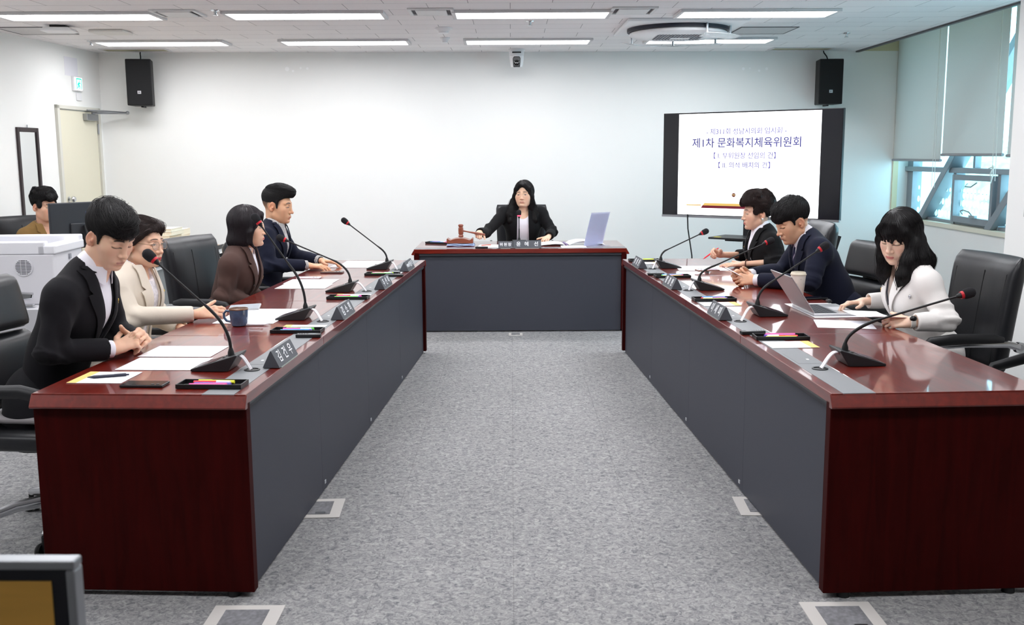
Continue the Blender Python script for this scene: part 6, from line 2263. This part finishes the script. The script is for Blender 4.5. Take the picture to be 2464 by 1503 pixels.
m4 = dict(neck=(.110, 1.060), head=(.140, 1.185), pitch=9, yaw=-6, hs=1.05,
          elbR=(.25, .13, .785), wrR=(.10, .365, .768), handR=((-.12, .98, -.06), (.15, .05, .98), 'rest'),
          elbL=(-.25, .18, .80), wrL=(-.12, .405, .780), handL=((.05, .98, -.08), (-.10, .10, .98), 'rest'),
          jacket=navy_suit, trousers=black_trousers, shirt=stripe_shirt, collar=True, cuff=.022,
          vbot=.70, vw=(.088, .008), hair='quiff', pin=(-.095, .92), skin=rgb(216, 166, 132),
          face=dict(eye_open=.3, lips=rgb(184, 116, 104), lip_amt=.55, fade=True, brow_w=1.0, jaw=1.06, blush=.15))
person('man with faded hair in a navy jacket over a striped shirt', at('L', 3.85, 1.10), m4)

w5 = dict(fem=True, neck=(.03, 1.000), nx=-.008, hx=-.020, drop=.020, head=(.062, 1.157), pitch=1, yaw=-13, roll=1, hs=.99, bulk=1.05, shw=.172, twist=.06, depth=.74,
          elbR=(.335, .27, .815), wrR=(.395, .535, .838), handR=((.06, .97, -.06), (.10, .10, .98), 'grip'),
          elbL=(-.29, .11, .81), wrL=(-.245, .275, .770), handL=((.30, .93, -.12), (-.15, .25, .95), 'type'),
          jacket=soft_black, trousers=black_trousers, shirt=white_shirt, cuffs=False, neckline=.055, lap_w=.055,
          vbot=.46, vw=(.050, .066), hair='long', skin=rgb(232, 192, 164),
          hair_o=dict(part=(.012, .02, .14), fall=[
              ([(.085, .06, 1.10), (.105, .075, 1.03), (.115, .105, .97), (.105, .125, .91), (.085, .13, .87)], [.026, .030, .029, .024, .010]),
              ([(-.085, .05, 1.10), (-.11, .06, 1.03), (-.125, .09, .97), (-.12, .12, .92), (-.10, .13, .87)], [.026, .031, .032, .026, .010]),
              ([(-.08, .0, 1.08), (-.13, .03, 1.0), (-.14, .07, .96)], [.028, .026, .012]),
              ([(.08, .0, 1.08), (.12, .03, 1.0), (.135, .07, .96)], [.028, .026, .012])]),
          face=dict(eye_open=.75, smile=.0012, lip_amt=.65, lips=rgb(214, 146, 134), jaw=1.12, cheek=1.15, face_w=1.05, brow=rgb(52, 44, 44), brow_w=.9, gaze=.001))
person('chairwoman in a black jacket and white top striking the gavel', at('C', .945, 1.03), w5)

w6 = dict(fem=True, neck=(.125, 1.000), head=(.162, 1.112), pitch=5, yaw=2, hs=1.0, bulk=1.05,
          elbL=(-.235, .06, .785), wrL=(-.085, .270, .757), handL=((.10, .99, -.03), (-.15, .05, .98), 'flat'),
          elbR=(.235, .13, .785), wrR=(.160, .375, .800), handR=((-.30, .85, .30), (.75, .05, .50), 'pinch'),
          sleeveL=.15, sleeveR=.13, bareL=.21, bareR=.20,
          jacket=soft_black, trousers=black_trousers, shirt=white_shirt, cuffs=False, collar=True, collar_gap=.55,
          vbot=.70, vw=(.086, .006), hair='perm', hair_m=hair_brown, hair_o=dict(vol=1.05, seed=3, curls=26), pin=(.095, .86), skin=rgb(222, 178, 152),
          face=dict(eye_open=.35, lips=rgb(196, 92, 92), cheek=1.1, brow=rgb(66, 52, 48), lines=1))
person('woman with short permed hair in a black jacket holding a red pen', at('R', 3.90, 1.03), w6)

m7 = dict(near=True, neck=(.258, 1.040), head=(.335, 1.122), pitch=25, yaw=9, hs=1.05, depth=.78,
          elbL=(-.265, .30, .785), wrL=(-.040, .560, .772), handL=((.12, .98, .06), (-.85, .10, .42), 'hold'),
          elbR=(.245, .30, .80), wrR=(.085, .565, .790), handR=((-.12, .98, .04), (.85, .10, .42), 'hold'),
          jacket=navy_suit, trousers=navy_suit, shirt=white_shirt, collar=True, cuff=.030, tie=tie_m,
          vbot=.73, vw=(.084, .004), hair='mop', pin=(.10, .90), skin=rgb(224, 176, 144),
          face=dict(eye_open=.12, lips=rgb(186, 122, 108), lip_amt=.55, lines=1, jaw=1.08, cheek=1.08, brow_w=1.1, blush=.2, smile=.001))
person('man in a navy suit and striped tie reading a folded paper', at('R', 2.80, 1.10), m7)

w8 = dict(near=True, fem=True, neck=(.135, 1.000), drop=.075, head=(.188, 1.128), pitch=20, yaw=36, roll=-4, hs=1.0,
          elbL=(-.262, .055, .765), wrL=(-.270, .235, .760), handL=((.28, .94, .0), (-.75, .0, .60), 'hold'),
          elbR=(.245, .02, .795), wrR=(.235, .255, .785), handR=((-.08, .98, -.06), (.12, .12, .97), 'type'),
          jacket=white_suit, trousers=white_suit, shirt=mat('pale_top', rgb(226, 208, 196), .7), cuffs=False, neckline=.10,
          vbot=.74, vw=(.050, .006), hair='long', hair_o=dict(bangs=True, part=(.015, .01, .13), fall=[
              ([(-.050, .118, 1.12), (-.078, .115, 1.03), (-.088, .125, .97), (-.085, .14, .93)], [.034, .038, .032, .012]),
              ([(.055, .14, 1.10), (.075, .13, 1.03), (.085, .13, .97)], [.032, .034, .014]),
              ([(-.078, .160, 1.10), (-.090, .175, 1.02), (-.095, .20, .95), (-.080, .21, .89)], [.028, .036, .034, .010]),
              ([(.044, .232, 1.09), (.056, .232, 1.02), (.060, .232, .95), (.055, .225, .90)], [.026, .032, .028, .010]),
              ([(-.012, .10, 1.10), (-.045, .07, 1.02), (-.055, .06, .95)], [.034, .038, .014]),
              ([(.04, .10, 1.08), (.06, .07, 1.01), (.06, .06, .96)], [.034, .034, .014])]),
          lap_w=.075, pin=(.088, .865), skin=rgb(238, 202, 178), fold=.0034,
          face=dict(eye_open=.14, lips=rgb(206, 106, 106), smile=.0035, blush=.4, brow_amt=.5, jaw=.92))
person('young woman with long black hair and bangs in a white blazer', at('R', 1.50, 1.05), w8)

w9 = dict(fem=True, neck=(.05, .985), head=(.085, 1.135), pitch=8, yaw=10, hs=1.02,
          elbR=(.225, .13, .78), wrR=(.11, .34, .765), handR=((-.2, .97, -.05), (.1, .1, .98), 'type'),
          elbL=(-.225, .13, .78), wrL=(-.11, .34, .765), handL=((.2, .97, -.05), (-.1, .1, .98), 'type'),
          jacket=olive_suit, trousers=black_trousers, shirt=mat('beige_top', rgb(216, 196, 176), .8), cuffs=False, neckline=.06,
          vbot=.74, vw=(.050, .006), hair='perm', hair_o=dict(vol=.95, seed=7, curls=14), skin=rgb(222, 174, 148),
          face=dict(eye_open=.3, lips=rgb(186, 100, 96)))
person('clerk in an olive brown jacket half hidden behind the computer monitor', ((-3.93, 8.50, 0), -pi / 2 - .62), w9, None)

# ---- what they wear and hold -------------------------------------------------
def worn(o, name, mb, m, **kw):
    return mb.build(name, m, o['_root'], **kw)
H_ = lambda o, p: Vector(o['_fromH'](np.array([p]))[0])
g = MB()
for s in (-1, 1):
    ring_ = [H_(w2, (s * .034 + .0225 * cos(a), .1045 - .006 * abs(cos(a)) * (1 if s * cos(a) > 0 else .2), .001 + .0205 * sin(a))) for a in np.linspace(0, 2 * pi, 25)]
    g.tube(ring_, .0011, 6, False)
    g.tube([H_(w2, (s * .0565, .099, .006)), H_(w2, (s * .074, .06, .008)), H_(w2, (s * .079, .0, .006)), H_(w2, (s * .078, -.02, -.008))], .0010, 6)
g.tube([H_(w2, (-.0115, .106, .004)), H_(w2, (0, .109, .007)), H_(w2, (.0115, .106, .004))], .0010, 6)
gl = worn(w2, 'glasses', g, mat('thin_gold_frame', rgb(150, 120, 96), .3, .8))
g = MB()
for s in (-1, 1):
    g._add([H_(w2, (s * .034 + .0215 * cos(a), .1042 - .006 * abs(cos(a)) * (1 if s * cos(a) > 0 else .2), .001 + .0195 * sin(a))) for a in np.linspace(0, 2 * pi, 20)[:-1]], [tuple(range(19))], True)
g.build('lens', mat('clear_lens', (.95, .97, 1), .02, alpha=.12), gl)
def band(o, k, along, r, name, m, w=.012, beads=0):
    E, Wr = np.array(o['elb' + k]), np.array(o['wr' + k])
    dr = (Wr - E) / np.linalg.norm(Wr - E)
    c = Vector(Wr - dr * along)
    d = Vector(dr)
    a = d.orthogonal().normalized(); b = d.cross(a)
    g = MB()
    if beads:
        for q in range(beads):
            an = 2 * pi * q / beads
            g.ball(tuple(c + a * cos(an) * r + b * sin(an) * r), .0048, 8)
    else:
        g.tube([c - d * w / 2 - d * .0005, c - d * w / 2, c + d * w / 2, c + d * w / 2 + d * .0005], [r * .9, r, r, r * .9], 20)
    return worn(o, name, g, m), c, d, a, b
band(m4, 'L', .002, .030, 'watch_strap', black_plastic, .018)
o_, c, d, a, b = band(w8, 'L', .004, .0285, 'watch_strap', mat('white_strap', rgb(224, 222, 216), .5), .020)
p = c + Vector((-.70, 0, .70)) * .029
MB().ball(tuple(p), .017, 16, (.75, 1, .75)).build('watch_case', mat('watch_glass', rgb(20, 20, 24), .15), o_)
band(w6, 'L', .02, .0285, 'bead_bracelet', mat('brown_beads', rgb(92, 58, 44), .4), beads=20)
worn(w6, 'pearl_earring', MB().ball(tuple(H_(w6, (-.084, -.008, -.040))), .0078, 14), mat('pearl', rgb(240, 236, 236), .2, coat=.6))
worn(w3, 'earring', MB().ball(tuple(H_(w3, (.086, .026, -.040))), .0035, 10), mat('gold_pin'))
worn(w5, 'ear_stud', MB().ball(tuple(H_(w5, (-.079, .012, -.034))), .003, 8), mat('gold_pin'))
# lanyard and necklace of the woman in white, ring of the woman with the pen
g = MB()
for s in (-1, 1):
    pts = [w8['_on_front'](s * x, z, .002) for x, z in ((.045, .975), (.035, .92), (.022, .86), (.010, .80))]
    pts = [Vector((p.x, min(p.y, .30), p.z)) for p in pts]
    g.tube(pts, .0055, 8, flat=.4)
worn(w8, 'lanyard', g, mat('dark_lanyard', rgb(38, 38, 50), .7))
g = MB()
for q, x in ((.86, -.14), (.78, -.10)):
    pp = w8['_on_front'](x, q, .004)
    g.ball(tuple(pp), .010, 12, (1, .5, 1))
worn(w8, 'blazer_button', g, mat('silver_button', rgb(186, 186, 190), .25, .9))

def held(o, name, label, cat, p, M3, group=None):
    """a top-level thing placed from the person's own frame"""
    r = o['_root']
    R = Matrix.Translation(r.location) @ Matrix.Rotation(r.rotation_euler.z, 4, 'Z')
    t = thing(name, label, cat, (0, 0, 0), 0, group)
    L = Matrix(M3).to_4x4()
    L.translation = Vector(p)
    t.matrix_world = R @ L
    return t
def axes(x, y):
    x = Vector(x).normalized(); y = Vector(y); y = (y - x * y.dot(x)).normalized(); z = x.cross(y)
    return Matrix(((x.x, y.x, z.x), (x.y, y.y, z.y), (x.z, y.z, z.z)))
t = held(w2, 'mobile_phone', 'silver-backed phone in the hand of the woman in the beige blazer', 'phone', (-.015, .640, .786), axes((.95, .1, -.22), (-.12, 1, .06)))
MB().box(-.037, .037, -.077, .077, -.004, .005).build('case', mat('phone_silver', rgb(196, 198, 200), .3, .3), t, bevel=.003)
MB().box(-.034, .034, -.073, .073, .005, .0056).build('screen', mat('phone_pale_screen', rgb(170, 176, 184), .2), t)
hw = np.array(w6['wrR'])
t = held(w6, 'pen', 'red pen held up by the woman with permed hair', 'pen', tuple(hw + np.array((-.035, .085, .012))), axes((1, .2, 0), (-.1, .80, -.52)))
MB().tube([(0, -.065, 0), (0, .05, 0), (0, .068, 0)], [.0052, .0055, .0015], 10).build('barrel', pen_mat('red'), t)
MB().tube([(0, -.074, 0), (0, -.065, 0)], [.003, .0035], 8).build('clicker', pen_mat('red'), t)
t = held(m7, 'folded_paper', 'folded white paper held in both hands by the man in the navy suit', 'paper', (.02, .685, .815), axes((1, 0, .0), (0, .80, .42)))
m = MB()
m.sheet([[(x, y, .004 * (1 - (x / .05) ** 2)) for y in np.linspace(-.06, .07, 5)] for x in np.linspace(-.055, .055, 7)], True, .0008)
m.build('sheet', white_paper, t)
t = held(w8, 'paper_sheet', 'sheet of paper lifted in the left hand of the woman in white', 'paper', (-.12, .34, .765), axes((1, .12, -.05), (.0, 1, .06)))
m = MB()
m.sheet([[(x, y, .012 * (x / .15) ** 2) for y in np.linspace(-.09, .09, 5)] for x in np.linspace(-.16, .15, 9)], True, .0008)
m.build('sheet', white_paper, t)
